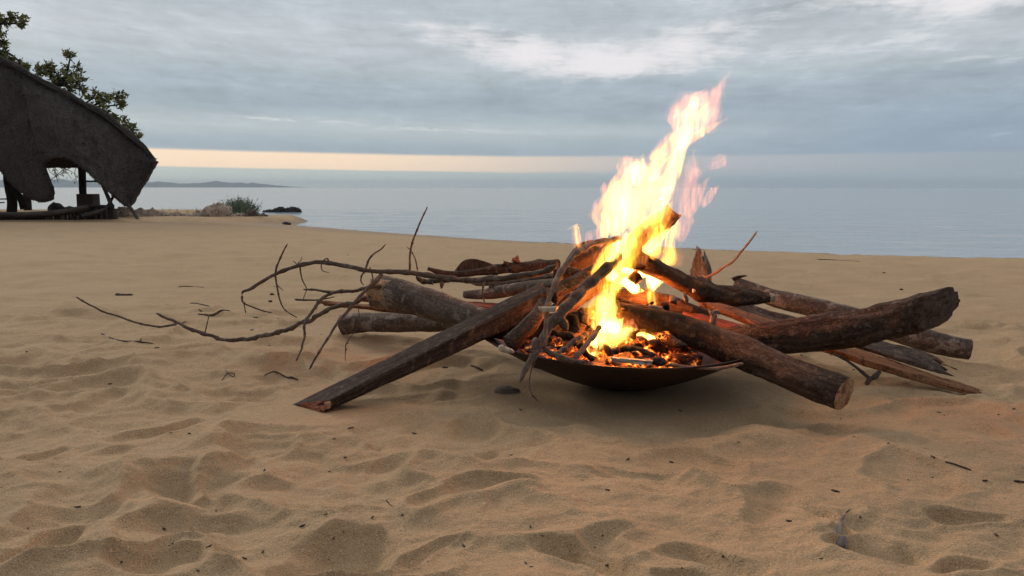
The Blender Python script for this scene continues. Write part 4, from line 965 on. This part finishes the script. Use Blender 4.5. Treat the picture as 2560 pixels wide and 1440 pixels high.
# ---------------------------------------------------------------- thatched shelter
YH = 36.0
m, N, b = mat('thatch'); lc = N.attr('lc'); mp = N.node('ShaderNodeMapping'); N.put(mp.inputs[0], lc); mp.inputs['Scale'].default_value = (10, 1.3, 10)
t1 = N.noise(mp.outputs[0], 1.4, 5, .7); t2 = N.noise(lc, .8, 4, .6); t3 = N.noise(lc, 9, 3, .6)
c = N.mix(N.sstep(t1, .3, .7), (.055,.044,.040,1), (.115,.096,.085,1)); c = N.mix(N.m('MULTIPLY', N.sstep(t2, .35, .65), .35), c, (.095,.082,.072,1))
c = N.mix(N.sstep(t3, .6, .75), c, (.03,.026,.026,1))
N.put(b.inputs['Base Color'], c); b.inputs['Roughness'].default_value = 1; b.inputs['Specular IOR Level'].default_value = .1
N.put(b.inputs['Normal'], N.bump(N.m('ADD', t1, t3), .9, .09)); M['thatch'] = m
M['post'] = wood('dark_post', (.030,.024,.021,1), (.060,.048,.042,1), None, 2, 8, char=0, bd=.02)
M['post_pale'] = wood('weathered_post', (.075,.060,.052,1), (.14,.115,.10,1), None, 2, 8, char=0, bd=.02)
hut = thing('beach_shelter', 'large open shelter with a sweeping dark thatched roof at the left shore', 'shelter', (at(200,540,YH)[0], YH, -.62))
ridge = [(-620,-190),(-420,-60),(-260,-10),(-120,72),(0,145),(83,190),(200,254),(267,291),(333,345),(365,374),(383,396)]
eave = [(-620,560),(-520,420),(-400,380),(-300,430),(-200,500),(-100,470),(-40,400),(0,432),(30,462),(68,497),(100,507),(124,500),(126,478),(118,450),(107,425),(104,406),(126,395),(165,394),(198,412),(225,435),(250,460),(280,488),(310,515),(326,517),(350,470),(372,432),(391,404)]
def dense(pl, n):
    A = np.array(pl, float); s = np.r_[0, np.cumsum(np.linalg.norm(np.diff(A, axis=0), axis=1))]
    t = np.linspace(0, s[-1], n); return np.stack([np.interp(t, s, A[:, 0]), np.interp(t, s, A[:, 1])], -1)
n_e, n_r = 260, 26
E = dense(eave, n_e)
for _ in range(2): E[1:-1] = (E[:-2]+2*E[1:-1]+E[2:])/4
# each eave point is joined to a ridge point by its share of the way along x (the right hip leans outward)
xe = np.maximum.accumulate(E[:, 0]+np.arange(n_e)*.02); rx = np.interp((xe-xe[0])/(xe[-1]-xe[0]), [0, 1], [-620, 388])
_an = [(-620,560,-620),(-300,430,-320),(-100,470,-130),(0,432,-40),(30,462,-20),(68,497,6),(124,500,36),(101,406,58),(126,395,84),(165,394,140),(198,412,175),(250,460,225),(310,515,285),(326,517,310),(372,432,368),(391,404,388)]
_ix = [int(np.argmin((E[:, 0]-a)**2+(E[:, 1]-b)**2)) for a, b, c in _an]; rx = np.interp(np.arange(n_e), _ix, [c for a, b, c in _an])
ry = np.interp(rx, [p[0] for p in ridge], [p[1] for p in ridge])
def roof_sheet(sign, y_r, y_e, off, dz=0):
    V = []; L = []
    for i in range(n_e):
        for j in range(n_r):
            f = j/(n_r-1); hip = sms(260, 391, E[i, 0])
            Yr = y_r; Ye = y_e*(1-hip)+(y_r-sign*.5)*hip if True else y_e
            ev = E[i, 1] if sign > 0 else min(E[i, 1], 414)
            u = rx[i]*(1-f)+E[i, 0]*f; v = ry[i]*(1-f)+ev*f
            Yd = Yr*(1-f)+Ye*f
            if sign < 0: u -= 34*hip*f
            p = at(u, v, YH+(Yd-YH) if sign > 0 else YH-(Yd-YH)+1.2)
            k = Yd-YH
            d = .10*float(vnoise(u*.03, v*.03, sign, 7))+.06*float(vnoise(u*.12, v*.12, sign, 8))
            V.append((p[0], YH+k-sign*(off+d)-sign*.30*math.sin(PI*f), p[2]+dz*f+.03*float(vnoise(u*.2, v*.2, 3, 5))*(f > .9))); L.append((p[0], f*5, p[2]))
    return V, L
mb = MB()
for sign, ye in ((1, 34.3), (-1, 38.6)):
    Vo, Lo = roof_sheet(sign, YH+.6, ye, .0); Vi, Li = roof_sheet(sign, YH+.6, ye, -.30, dz=-.0)
    nV = n_e*n_r; F = []
    for i in range(n_e-1):
        for j in range(n_r-1):
            a = i*n_r+j; F.append((a, a+1, a+n_r+1, a+n_r)); F.append((nV+a, nV+a+n_r, nV+a+n_r+1, nV+a+1))
        j = n_r-1; a = i*n_r+j; F.append((a, nV+a, nV+a+n_r, a+n_r)); a = i*n_r; F.append((a, a+n_r, nV+a+n_r, nV+a))
    for i in (0, n_e-1):
        for j in range(n_r-1): a = i*n_r+j; F.append((a, a+1, nV+a+1, nV+a))
    mb.add(Vo+Vi, F, Lo+Li)
Vo, Lo = roof_sheet(1, YH+.6, 34.3, .03); Vo = np.array(Vo).reshape(n_e, n_r, 3)
for k in range(6000):
    i = rng.uniform(0, n_e-1.01); j = rng.uniform(0, n_r-1.01) if k > 2400 else rng.choice([rng.uniform(n_r-2.2, n_r-1.01), rng.uniform(0, .6)])
    i0, j0 = int(i), int(j); fi, fj = i-i0, j-j0
    p = Vo[i0, j0]*(1-fi)*(1-fj)+Vo[i0+1, j0]*fi*(1-fj)+Vo[i0, j0+1]*(1-fi)*fj+Vo[i0+1, j0+1]*fi*fj
    d = Vo[i0, min(j0+1, n_r-1)]-Vo[i0, j0]; d = d/np.linalg.norm(d); d = d+rng.normal(size=3)*.22+np.array([0, -.10, 0]); d /= np.linalg.norm(d)
    L_ = rng.uniform(.15, .40)*(.35 if j > n_r-2.5 else 1); s_ = np.cross(d, (0, 1, 0)); s_ = s_/np.linalg.norm(s_)*rng.uniform(.012, .03)
    sl2 = np.linalg.norm(Vo[i0, min(j0+1, n_r-1)]-Vo[i0, j0]); L_ = min(L_, (n_r-1-j)*sl2*.8+.05, max(.06, (n_e-1-i)*.06))
    p = p+np.array([0, -.03, 0]); mb.add([p-s_, p+s_, p+d*L_], [(0, 1, 2)], [p-s_, p+s_, p+d*L_])
mb.build('thatched_roof', M['thatch'], hut)
mb = MB(); mb.tube([at(u, v-1, YH+.55) for u, v in ridge], [.11]*(len(ridge)-2)+[.08, .03], 300, 12, .5, 5, 0, False, 3); mb.build('roof_ridge', M['thatch'], hut)
def hpost(name, pts, mt, parent=hut, seed=1, n=24, seg=12, amp=.08):
    mb = MB(); mb.tube([at(u, v, y) for (u, v, y, r) in pts], [r*y/FP for (u, v, y, r) in pts], n, seg, amp, 4, 0, False, seed); return mb.build(name, mt, parent)
hpost('post', Z(zh, [(1310,180,36.8,9),(1315,450,36.8,8.6),(1325,690,36.8,8.6)]), M['post'], seed=2)
hpost('post', [(18,400,36.8,9),(22,450,36.6,12),(30,500,36.5,11),(30,535,36.5,12)], M['post'], seed=3)
hpost('post', Z(zh, [(150,430,36.4,7),(230,600,36.4,7),(340,760,36.4,9),(400,900,36.4,11)]), M['post'], seed=4)
hpost('post', [(-180,380,36.8,9),(-180,540,36.8,10)], M['post'], seed=5); hpost('post', [(-420,330,36.8,9),(-420,540,36.8,10)], M['post'], seed=6)
def boxq(mb, c0, c1, amp=.01, n=14, k=4, seed=1):
    x0, y0, z0 = c0; x1, y1, z1_ = c1
    mb.loft([(x0,y0,z0),(x1,y0,z0),(x1,y1,z0),(x0,y1,z0)], [(x0,y0,z1_),(x1,y0,z1_),(x1,y1,z1_),(x0,y1,z1_)], n, k, amp, 3, seed)
p0, p1 = at(191,530,36.4), at(231,485,36.4); mb = MB(); boxq(mb, (p0[0], 36.4, p0[2]-.3), (p1[0], 37.1, p1[2]))
m, N, b = mat('old_concrete'); lc = N.attr('lc'); N.put(b.inputs['Base Color'], N.mix(N.noise(lc, 6, 5), (.055,.042,.036,1), (.085,.066,.056,1))); b.inputs['Roughness'].default_value = .95
mb.build('pillar_block', m, hut)
hpost('beam', Z(zh, [(1360,470,36.8,2.2),(1600,468,36.2,2.2)]), M['post'], seed=7)
hpost('beam', Z(zh, [(-300,752,37,1.6),(60,752,37,1.6),(470,748,37,1.4)]), M['post'], seed=8)
hpost('beam', Z(zh, [(-300,812,37,1.6),(70,808,37,1.6)]), M['post'], seed=9)
hpost('strut', Z(zh, [(1610,460,35.6,3.5),(1760,800,35.2,5),(1880,1140,34.7,5.5)]), M['post_pale'], seed=10)
hpost('strut', Z(zh, [(1830,690,35.6,3.2),(1700,900,35.4,3.2)]), M['post'], seed=11)
hpost('strut', Z(zh, [(2060,850,35.0,3.6),(2160,1000,34.8,3.8),(2260,1180,34.6,4.2)]), M['post_pale'], seed=12)
hpost('eave_pole', Z(zh, [(1370,290,34.9,2.4),(1640,500,34.6,2.6),(1840,700,34.5,2.6),(2010,860,34.5,3.2)]), M['post'], seed=13)
# palisade of stakes with log rails
def stakes(name, label, us, vt, Yd, lab_r):
    o = thing(name, label, 'fence', tuple(gp(us[0], 556) if False else at(us[0], 556, Yd)))
    for k, u in enumerate(us):
        v = vt(u)+random.uniform(-1.5, 1.5); r = random.uniform(3.2, 4.6)
        hpost('stake', [(u, v, Yd, r), (u+random.uniform(-1, 1), 572, Yd, r)], random.choice((M['post'], M['post_pale'])), o, seed=100+k, n=6, seg=8)
    return o
f1 = stakes('stake_fence', 'low wall of upright stakes under the long log rail beneath the shelter', np.arange(-300, 205, 8.6), lambda u: 532, 34.5, 5)
hpost('rail', Z(zh, [(-1900,990,34.3,5),(0,1000,34.3,5.5),(700,985,34.3,6),(1150,930,34.3,6.5),(1410,880,34.3,6)]), M['post_pale'], f1, 21, 60)
hpost('rail', Z(zh, [(-1900,1035,34.35,3),(0,1050,34.35,3.5),(800,1010,34.35,4),(1380,930,34.35,4)]), M['post'], f1, 22, 50)
f2 = stakes('stake_fence', 'leaning stakes of weathered wood at the right corner of the shelter', np.arange(202, 292, 6.6), lambda u: 516+max(0, (u-240))*.12, 34.7, 5)
hpost('rail', Z(zh, [(1310,1020,34.4,5),(1450,990,34.4,6),(1620,940,34.4,4),(1720,880,34.4,2.5)]), M['post_pale'], f2, 23, 30)
hpost('rail', Z(zh, [(1440,860,34.6,4),(1700,870,34.6,4),(1820,860,34.6,4)]), M['post'], f2, 24, 30)

# ---------------------------------------------------------------- rocks
def rockmat(name, c1, c2, c3):
    m, N, b = mat(name); P_ = N.node('ShaderNodeNewGeometry').outputs['Position']
    n1 = N.noise(P_, 2.2, 6, .65, .6); n2 = N.noise(P_, 11, 5, .6)
    c = N.mix(N.sstep(n1, .35, .65), c1, c2); c = N.mix(N.sstep(n2, .52, .66), c, c3)
    N.put(b.inputs['Base Color'], c); b.inputs['Roughness'].default_value = .95; N.put(b.inputs['Normal'], N.bump(N.m('ADD', n1, n2), .9, .15)); return m
M['rock'] = rockmat('sandstone', (.46,.34,.25,1), (.60,.48,.37,1), (.14,.095,.07,1))
M['rock_brown'] = rockmat('brown_rock', (.12,.082,.062,1), (.20,.145,.11,1), (.07,.05,.04,1))
M['rock_dark'] = rockmat('dark_rock', (.035,.032,.032,1), (.065,.058,.056,1), (.10,.09,.085,1))
def rock(name, label, parts, mt, Yd, group=None, n=4):
    """parts = (u_left, u_right, v_top, v_base, seed)"""
    mb = MB()
    for (u0, u1, vt, vb, sd_) in parts:
        a, b_, c_ = at(u0, vb, Yd), at(u1, vb, Yd), at((u0+u1)/2, vt, Yd)
        rx_ = (b_[0]-a[0])/2; hz = c_[2]-a[2]
        mb.blob([(a[0]+b_[0])/2, Yd, a[2]-hz*.05], [rx_*1.05, max(rx_*.6, hz*.8), hz*1.05], n, .16, 1.6, sd_, facet=.35)
    return tag(mb.build(name, mt), label, 'rock', group)
rock('rock', 'low pale rock ridge beside the slanting strut of the shelter', [(285,352,514,552,1),(330,412,515,548,2),(388,428,525,546,3)], M['rock'], 36.0)
rock('rock', 'small flat pale rock left of centre in the rocky spit', [(415,462,529,547,5),(452,486,532,546,6)], M['rock'], 36.0)
rock('rock', 'large pale boulder on the spit, left of the green bush', [(498,590,508,545,8),(478,540,522,547,9),(520,565,526,547,10)], M['rock'], 36.2)
rock('rock', 'reddish cracked rock half sunk in sand below the bush', [(566,630,534,558,12),(590,622,531,552,13)], M['rock'], 35.5)
rock('rock', 'brown boulder at the water edge, right of the bush', [(604,656,521,553,15),(630,682,530,556,16)], M['rock_brown'], 35.6)
rock('rock', 'long dark rock lying out in the water beyond the spit', [(655,705,522,531,18),(680,722,516,531,20),(705,752,516,531,19)], M['rock_dark'], 52.0)
rock('rock', 'tiny dark rock alone in the shallows', [(704,728,553,563,22)], M['rock_dark'], 34.0, n=3)
rock('rock', 'low reddish rock in the sand in front of the pale boulder', [(498,545,543,556,24)], M['rock'], 35.2, n=3)
rock('rock', 'small flat brown stone on the sand left of the rocky spit', [(412,442,556,563,26)], M['rock_brown'], 34.4, n=3)
rock('rock', 'dark rock behind the log rail under the shelter', [(122,162,503,530,28),(150,200,514,530,29)], M['rock_dark'], 38.5, n=3)
# ---------------------------------------------------------------- bush and trees
def leafmat(name, c1, c2):
    m, N, b = mat(name); P_ = N.node('ShaderNodeNewGeometry').outputs['Position']
    N.put(b.inputs['Base Color'], N.mix(N.sstep(N.noise(P_, 2.3, 3), .35, .65), c1, c2)); b.inputs['Roughness'].default_value = .7
    N.put(b.inputs['Subsurface Weight'], 0.0); return m
M['leaf'] = leafmat('leaf', (.12,.135,.035,1), (.30,.27,.075,1)); M['leaf_brown'] = leafmat('leaf_brown', (.09,.07,.03,1), (.12,.10,.04,1)); M['reed'] = leafmat('reed', (.13,.19,.13,1), (.22,.28,.19,1))
def leaf(mb, p, d, L, W):
    d = d/np.linalg.norm(d); s_ = np.cross(d, rng.normal(size=3)); s_ /= np.linalg.norm(s_); up_ = np.cross(s_, d)
    V = [p, p+d*L*.45+s_*W*.5+up_*W*.1, p+d*L-up_*W*.15, p+d*L*.45-s_*W*.5+up_*W*.1]
    mb.add(V, [(0, 1, 2), (0, 2, 3)])
def tree(name, label, trunk, clumps, leaf_n, Lf=.25, group=None):
    """trunk = points (u, v, Y, r px); clumps = (u, v, radius px, squash, limb start index)"""
    o = thing(name, label, 'tree', tuple(at(trunk[0][0], trunk[0][1], trunk[0][2])), group)
    mb = MB(); TP = [at(*t[:3]) for t in trunk]
    mb.tube(TP, [t[3]*t[2]/FP for t in trunk], 40, 10, .08, 2, 0, False, 5)
    cr = MB()
    for (u, v, r, sq, si) in clumps:
        c_ = at(u, v, trunk[si][2]+random.uniform(-.5, .3)); R = r*c_[1]/FP
        s_ = TP[si]; mid = (s_+c_)/2+rng.normal(size=3)*.15
        mb.tube([s_, mid, c_], [.10, .06, .03], 14, 6, .1, 3, 0, False, 8)
        for k in range(max(5, int(leaf_n*r/30))):
            dd = rng.normal(size=3); dd /= np.linalg.norm(dd); dd[2] = dd[2]*sq+.15
            tip = c_+dd*R*rng.uniform(.45, 1.05); st0 = c_+dd*R*.1
            mb.tube([st0, (st0+tip)/2+rng.normal(size=3)*.05, tip], [.022, .015, .007], 6, 4, 0, 3, 0, False, k)
            for q_ in range(16):
                f = rng.uniform(.45, 1.06); p = st0+(tip-st0)*f+rng.normal(size=3)*.055
                leaf(cr, p, dd*.5+rng.normal(size=3)*.8+np.array([0, 0, -.1]), Lf*rng.uniform(.6, 1.2), Lf*.38)
    mb.build('trunk', M['post'], o); cr.build('crown', M['leaf'], o, smooth=False); return o
tree('tree', 'leafy tree rising behind the thatched roof with two bushy clumps', [(70,540,39.5,9),(70,420,39.5,8),(120,300,39.5,7),(140,210,39.5,5)],
    [(110,185,22,.8,3),(140,180,30,.8,3),(175,145,17,1,3),(180,180,26,.8,3),(195,205,22,.8,3),(160,215,34,.6,3),(205,225,14,1,3),(120,170,12,.8,3),
     (235,245,24,.7,2),(262,250,28,.8,2),(292,242,20,.8,2),(270,280,28,.7,2),(298,262,14,.9,2),(300,300,16,.8,2),(318,312,12,.8,2),(330,325,9,1,2),(340,342,7,1,2),(285,300,12,.7,2),(230,270,18,.6,2)], 10)
tree('tree', 'tree at the upper left corner reaching over the top of the roof', [(-60,540,40,12),(-60,300,40,10),(-50,120,40,8),(-30,60,40,6)],
    [(10,55,24,.7,3),(40,45,20,.7,3),(55,58,14,.9,3),(0,80,18,.8,3),(8,105,10,1,3),(-30,40,34,.8,3),(-70,80,40,.9,3),(5,130,14,.7,2),(25,148,14,.5,2),(50,160,7,1.2,2),(-20,130,30,.6,2),(-90,20,36,.8,3),(62,168,5,1,2)], 13)
o = thing('tree', 'dark bare twigs with a few leaves hanging under the arch of the roof', 'tree', tuple(at(150,520,39.0)))
mb = MB(); cr = MB()
for k in range(9):
    a = at(*zh(random.uniform(650, 1300), random.uniform(130, 200)), 39.0+random.uniform(-.3, .3)); e = at(*zh(random.uniform(720, 1300), random.uniform(280, 520)), 39.0+random.uniform(-.3, .3))
    mb.tube([a, (a+e)/2+rng.normal(size=3)*.12, e], [.02, .014, .006], 10, 5, 0, 3, 0, False, k)
    for q_ in range(7): leaf(cr, a+(e-a)*rng.uniform(.3, 1.05)+rng.normal(size=3)*.05, np.array([0, 0, -.6])+rng.normal(size=3)*.6, .15, .06)
mb.tube([at(60,545,39.0), at(70,470,39.3), at(110,400,39.0)], [.04, .05, .06], 12, 6, 0, 3)
mb.build('trunk', M['post'], o); cr.build('crown', M['leaf_brown'], o, smooth=False)
mb = MB()
for k in range(520):
    big = k < 390
    u0 = random.gauss(598, 12) if big else random.gauss(622, 8); base = at(u0, 534, 37.8); 
    h_ = (random.uniform(.25, .80) if big else random.uniform(.2, .50))
    dd = np.array([random.gauss((u0-600)*.022, .30), random.gauss(0, .3), 1.0]); dd /= np.linalg.norm(dd)
    p = base+np.array([0, random.uniform(-.3, .3), 0]); w_ = np.array([.018, 0, 0]); tip = p+dd*h_; mid = (p+tip)/2+rng.normal(size=3)*.02
    mb.add([p-w_, p+w_, mid+w_*.8, mid-w_*.8, tip], [(0, 1, 2, 3), (3, 2, 4)])
    for q_ in range(3): leaf(mb, p+(tip-p)*rng.uniform(.4, 1), dd+rng.normal(size=3)*.5, .13, .03)
tag(mb.build('reed_bush', M['reed'], smooth=False), 'grey green reedy bush growing between the rocks at the water', 'bush')
for k, (x, y_) in enumerate([(550,450),(640,465),(735,440),(860,440),(980,460)]):
    mb = MB()
    for q_ in range(5):
        p = at(*zr(x+random.uniform(-10, 10), 480), 38.2); tip = p+np.array([random.gauss(0, .05), 0, random.uniform(.3, .75)*.5])
        mb.tube([p, (p+tip)/2, tip], [.008, .006, .003], 5, 4, 0, 1, 0, False, q_)
    tag(mb.build('reed', M['reed']), 'thin reed stems standing in the water behind the pale rocks', 'reed', 'reed stems behind the spit')

# ---------------------------------------------------------------- litter on the sand
def lit(name, label, pts, mt, cat='twig', r=2, seed=1, extra=(), n=20, lift=.6, group=None):
    def path(pp):
        P = []; R = []
        for (u, v, rr, *hh) in pp:
            g_ = gp(u, v); rad = rr*g_[1]/FP; P.append(g_+np.array([0, 0, rad*lift+(hh[0] if hh else 0)])); R.append(rad)
        return P, R
    mb = MB(); P, R = path(pts); mb.tube(P, R, n, 8, .15, 80, 2, True, seed); o = tag(mb.build(name, mt), label, cat, group)
    for e in extra:
        e2 = MB(); P, R = path(e); e2.tube(P, R, 10, 6, .1, 80, 1, True, seed+1); e2.build('side_shoot', mt, o)
    return o
Zl = lambda z, pts: [(*z(p[0], p[1]), *p[2:]) for p in pts]
lit('twig', 'short thick twig lying alone on the far sand at the left', Zl(z6, [(370,512,3),(430,515,3),(498,514,2.6)]), M['twig'], seed=1)
lit('twig', 'thin knobbly twig in front of the drooping bough tip', Zl(z6, [(268,790,1.6),(330,820,1.6),(420,843,1.6),(540,852,2.2),(650,862,1)]), M['twig'], seed=2, extra=[Zl(z6, [(540,852,1.5),(560,838,1.2,.004)])], n=40)
lit('twig', 'long slender twig farthest back on the sand', Zl(z6, [(820,455,1.1),(880,450,1.3),(1010,458,1)]), M['twig'], seed=3)
lit('twig', 'flat splintered twig lying beside the upright shoot of the bough', Zl(z6, [(960,652,2),(1060,648,3),(1130,640,2.6),(1196,628,1.4)]), M['bark_brown'], seed=4, extra=[Zl(z6, [(1000,640,1.5),(970,628,1.2)])], n=30)
lit('twig', 'thin arched twig behind the splintered twig', Zl(z6, [(905,572,1.3),(960,575,1.5),(1040,592,1.4),(1100,607,1)]), M['twig'], seed=5, n=30)
lit('twig', 'curled rootlet making a small loop on the sand', Zl(z6, [(1135,1128,1.0),(1165,1098,1.1,.003),(1190,1082,1.2,.006),(1225,1090,1.2,.004),(1220,1102,1.2),(1180,1085,1,.006),(1160,1070,.9,.004)]), M['twig'], seed=6, n=40)
lit('twig', 'straight grey twig with a knot near the timber end', Zl(z6, [(1440,1085,1.8),(1520,1092,2),(1600,1105,2.2),(1645,1112,3.2),(1690,1126,1.6)]), M['twig'], seed=7, n=30)
lit('twig', 'tiny dark twig crumb below the thin knobbly twig', Zl(z6, [(650,896,2),(690,896,2)]), M['twig'], seed=8)
lit('twig', 'straight dark twig on the sand at the lower right', [(2362,1155,2.2),(2395,1165,2.6),(2430,1177,2)], M['twig'], seed=9)
lit('twig', 'short broken twig at the right edge of the photo', [(2533,1203,2),(2575,1208,2.6)], M['twig'], seed=10)
lit('twig', 'little black twig left of the straight dark twig', [(2326,1140,2),(2338,1146,2.4)], M['twig'], seed=11)
lit('twig', 'short thick twig above the dry pod', [(2078,1225,2.2),(2088,1229,2.6),(2100,1231,2)], M['twig'], seed=12)
lit('twig', 'small branched twig under the left edge of the bowl', Zl(z2, [(1530,1078,2),(1560,1088,2.6),(1610,1096,2)]), M['twig'], seed=13)
lit('twig', 'dark twig tip behind the squared timber', Zl(z2, [(1355,1092,2.6),(1392,1092,2)]), M['twig'], seed=14)
lit('twig', 'bent bark sliver beside the sawn log end', [(2330,905,2.2),(2350,912,2.6),(2395,915,1.6)], M['bark_dark'], seed=15)
lit('twig', 'thin bark strip right of the far log end', [(2130,902,2),(2150,900,2.2),(2165,906,1.2)], M['bark_dark'], seed=16)
lit('twig', 'fine rootlet stuck in the sand in the middle foreground', [(965,1250,1),(975,1262,1.2),(985,1268,1)], M['twig'], seed=17)
for k, (u, v) in enumerate([(680,737),(676,755),(870,638),(2210,683),(2253,725)]):
    mb = MB(); g_ = gp(u, v); mb.blob(g_+[0, 0, .004], [.011, .008, .005], 2, .3, 2, k); tag(mb.build('bark_crumb', M['bark_dark']), 'dark scrap of bark lying on the open sand behind the branches', 'bark crumb', 'bark scraps on the far sand')
for k, (u, v, w_) in enumerate([(640,792,.013),(630,826,.009),(695,798,.007)]):
    mb = MB(); g_ = gp(u, v); mb.blob(g_+[0, 0, .004], [w_, w_*.6, .005], 2, .2, 2, k, facet=.3); tag(mb.build('wood_chip', M['pale']), ('largest pale wood chip, flat on the sand beside the loop tip', 'small pale wood chip nearest the sagging bough', 'tiny pale wood chip right of the largest chip')[k], 'wood chip', 'pale chips near the loop tip')
for k, (pts, lb) in enumerate((([(1362,601,1.2),(1390,602,1.8),(1425,604,1)], 'dark line of washed up weed at the water edge left of the flames'),
                               ([(1728,617,1.2),(1770,619,2),(1815,623,1)], 'dark line of washed up weed at the water edge right of the flames'),
                               ([(2040,648,.8),(2090,650,1.2),(2150,652,.7)], 'thin strand of weed lying on the upper beach at the right'))):
    lit('seaweed', lb, pts, M['twig'], 'seaweed', seed=40+k, lift=.3)
# dry seed pod
mb = MB(); pp = [(2116,1283,.6),(2108,1292,2.5),(2100,1310,6),(2096,1330,9),(2098,1350,10),(2108,1364,8),(2120,1370,3)]
P = []; R = []
for (u, v, r) in pp: g_ = gp(u, v); P.append(g_+np.array([0, 0, r*g_[1]/FP*.35+.001])); R.append(r*g_[1]/FP)
mb.tube(P, R, 40, 14, .10, 120, 0, True, 3, 1.0, .45)
m, N, b = mat('dry_leaf'); lc = N.attr('lc'); mp = N.node('ShaderNodeMapping'); N.put(mp.inputs[0], lc); mp.inputs['Scale'].default_value = (30, 300, 300)
N.put(b.inputs['Base Color'], N.mix(N.noise(mp.outputs[0], 1, 3), (.10,.075,.06,1), (.25,.20,.165,1))); b.inputs['Roughness'].default_value = .6
pod = tag(mb.build('seed_pod', m), 'curved silvery grey dry pod lying on the sand at the lower right', 'seed pod')
mb = MB(); P = [gp(u, v)+np.array([0, 0, .002]) for u, v in ((2116,1284),(2124,1277))]; mb.tube(P, [.0012, .0008], 6, 6); mb.build('stalk', M['twig'], pod)
# scattered crumbs, one shared kind
crumb = None; nC = 0
for k in range(220):
    u, v = random.uniform(-60, 2620), 600+840*random.random()**.8
    if 1150 < u < 2000 and v < 1000: continue
    if nC >= 90: break
    g_ = gp(u, v); s_ = random.uniform(.0015, .0042)
    if crumb is None:
        mb = MB(); mb.blob(g_, [s_*1.6, s_, s_*.7], 2, .35, 2, 3); crumb = mb.build('bark_crumb', M['twig']); o = crumb
        tag(o, 'tiny dark crumb of bark scattered on the open sand', 'bark crumb', 'bark crumbs scattered over the sand')
    else: o = crumb.copy(); COL.objects.link(o)
    o.location = g_+np.array([0, 0, 0]); k_ = random.uniform(.2, .6); o.scale = (k_*random.uniform(1, 2.2), k_, k_); o.rotation_euler = (0, 0, random.uniform(0, 6)); nC += 1

# ---------------------------------------------------------------- air
bpy.ops.mesh.primitive_cube_add(size=1); hz = bpy.context.object; hz.name = 'haze'; hz.data.name = 'haze'
hz.scale = (24000, 9600+40, 72); hz.location = (0, 9600/2-20, 36-4.2); hz['kind'] = 'stuff'
m = bpy.data.materials.new('haze'); m.use_nodes = True; N = NT(m.node_tree)
pv = N.node('ShaderNodeVolumePrincipled'); pv.inputs['Density'].default_value = .00011; pv.inputs['Color'].default_value = (.74, .87, 1.0, 1)
o_ = N.node('ShaderNodeOutputMaterial'); N.l.new(pv.outputs[0], o_.inputs['Volume']); hz.data.materials.append(m)
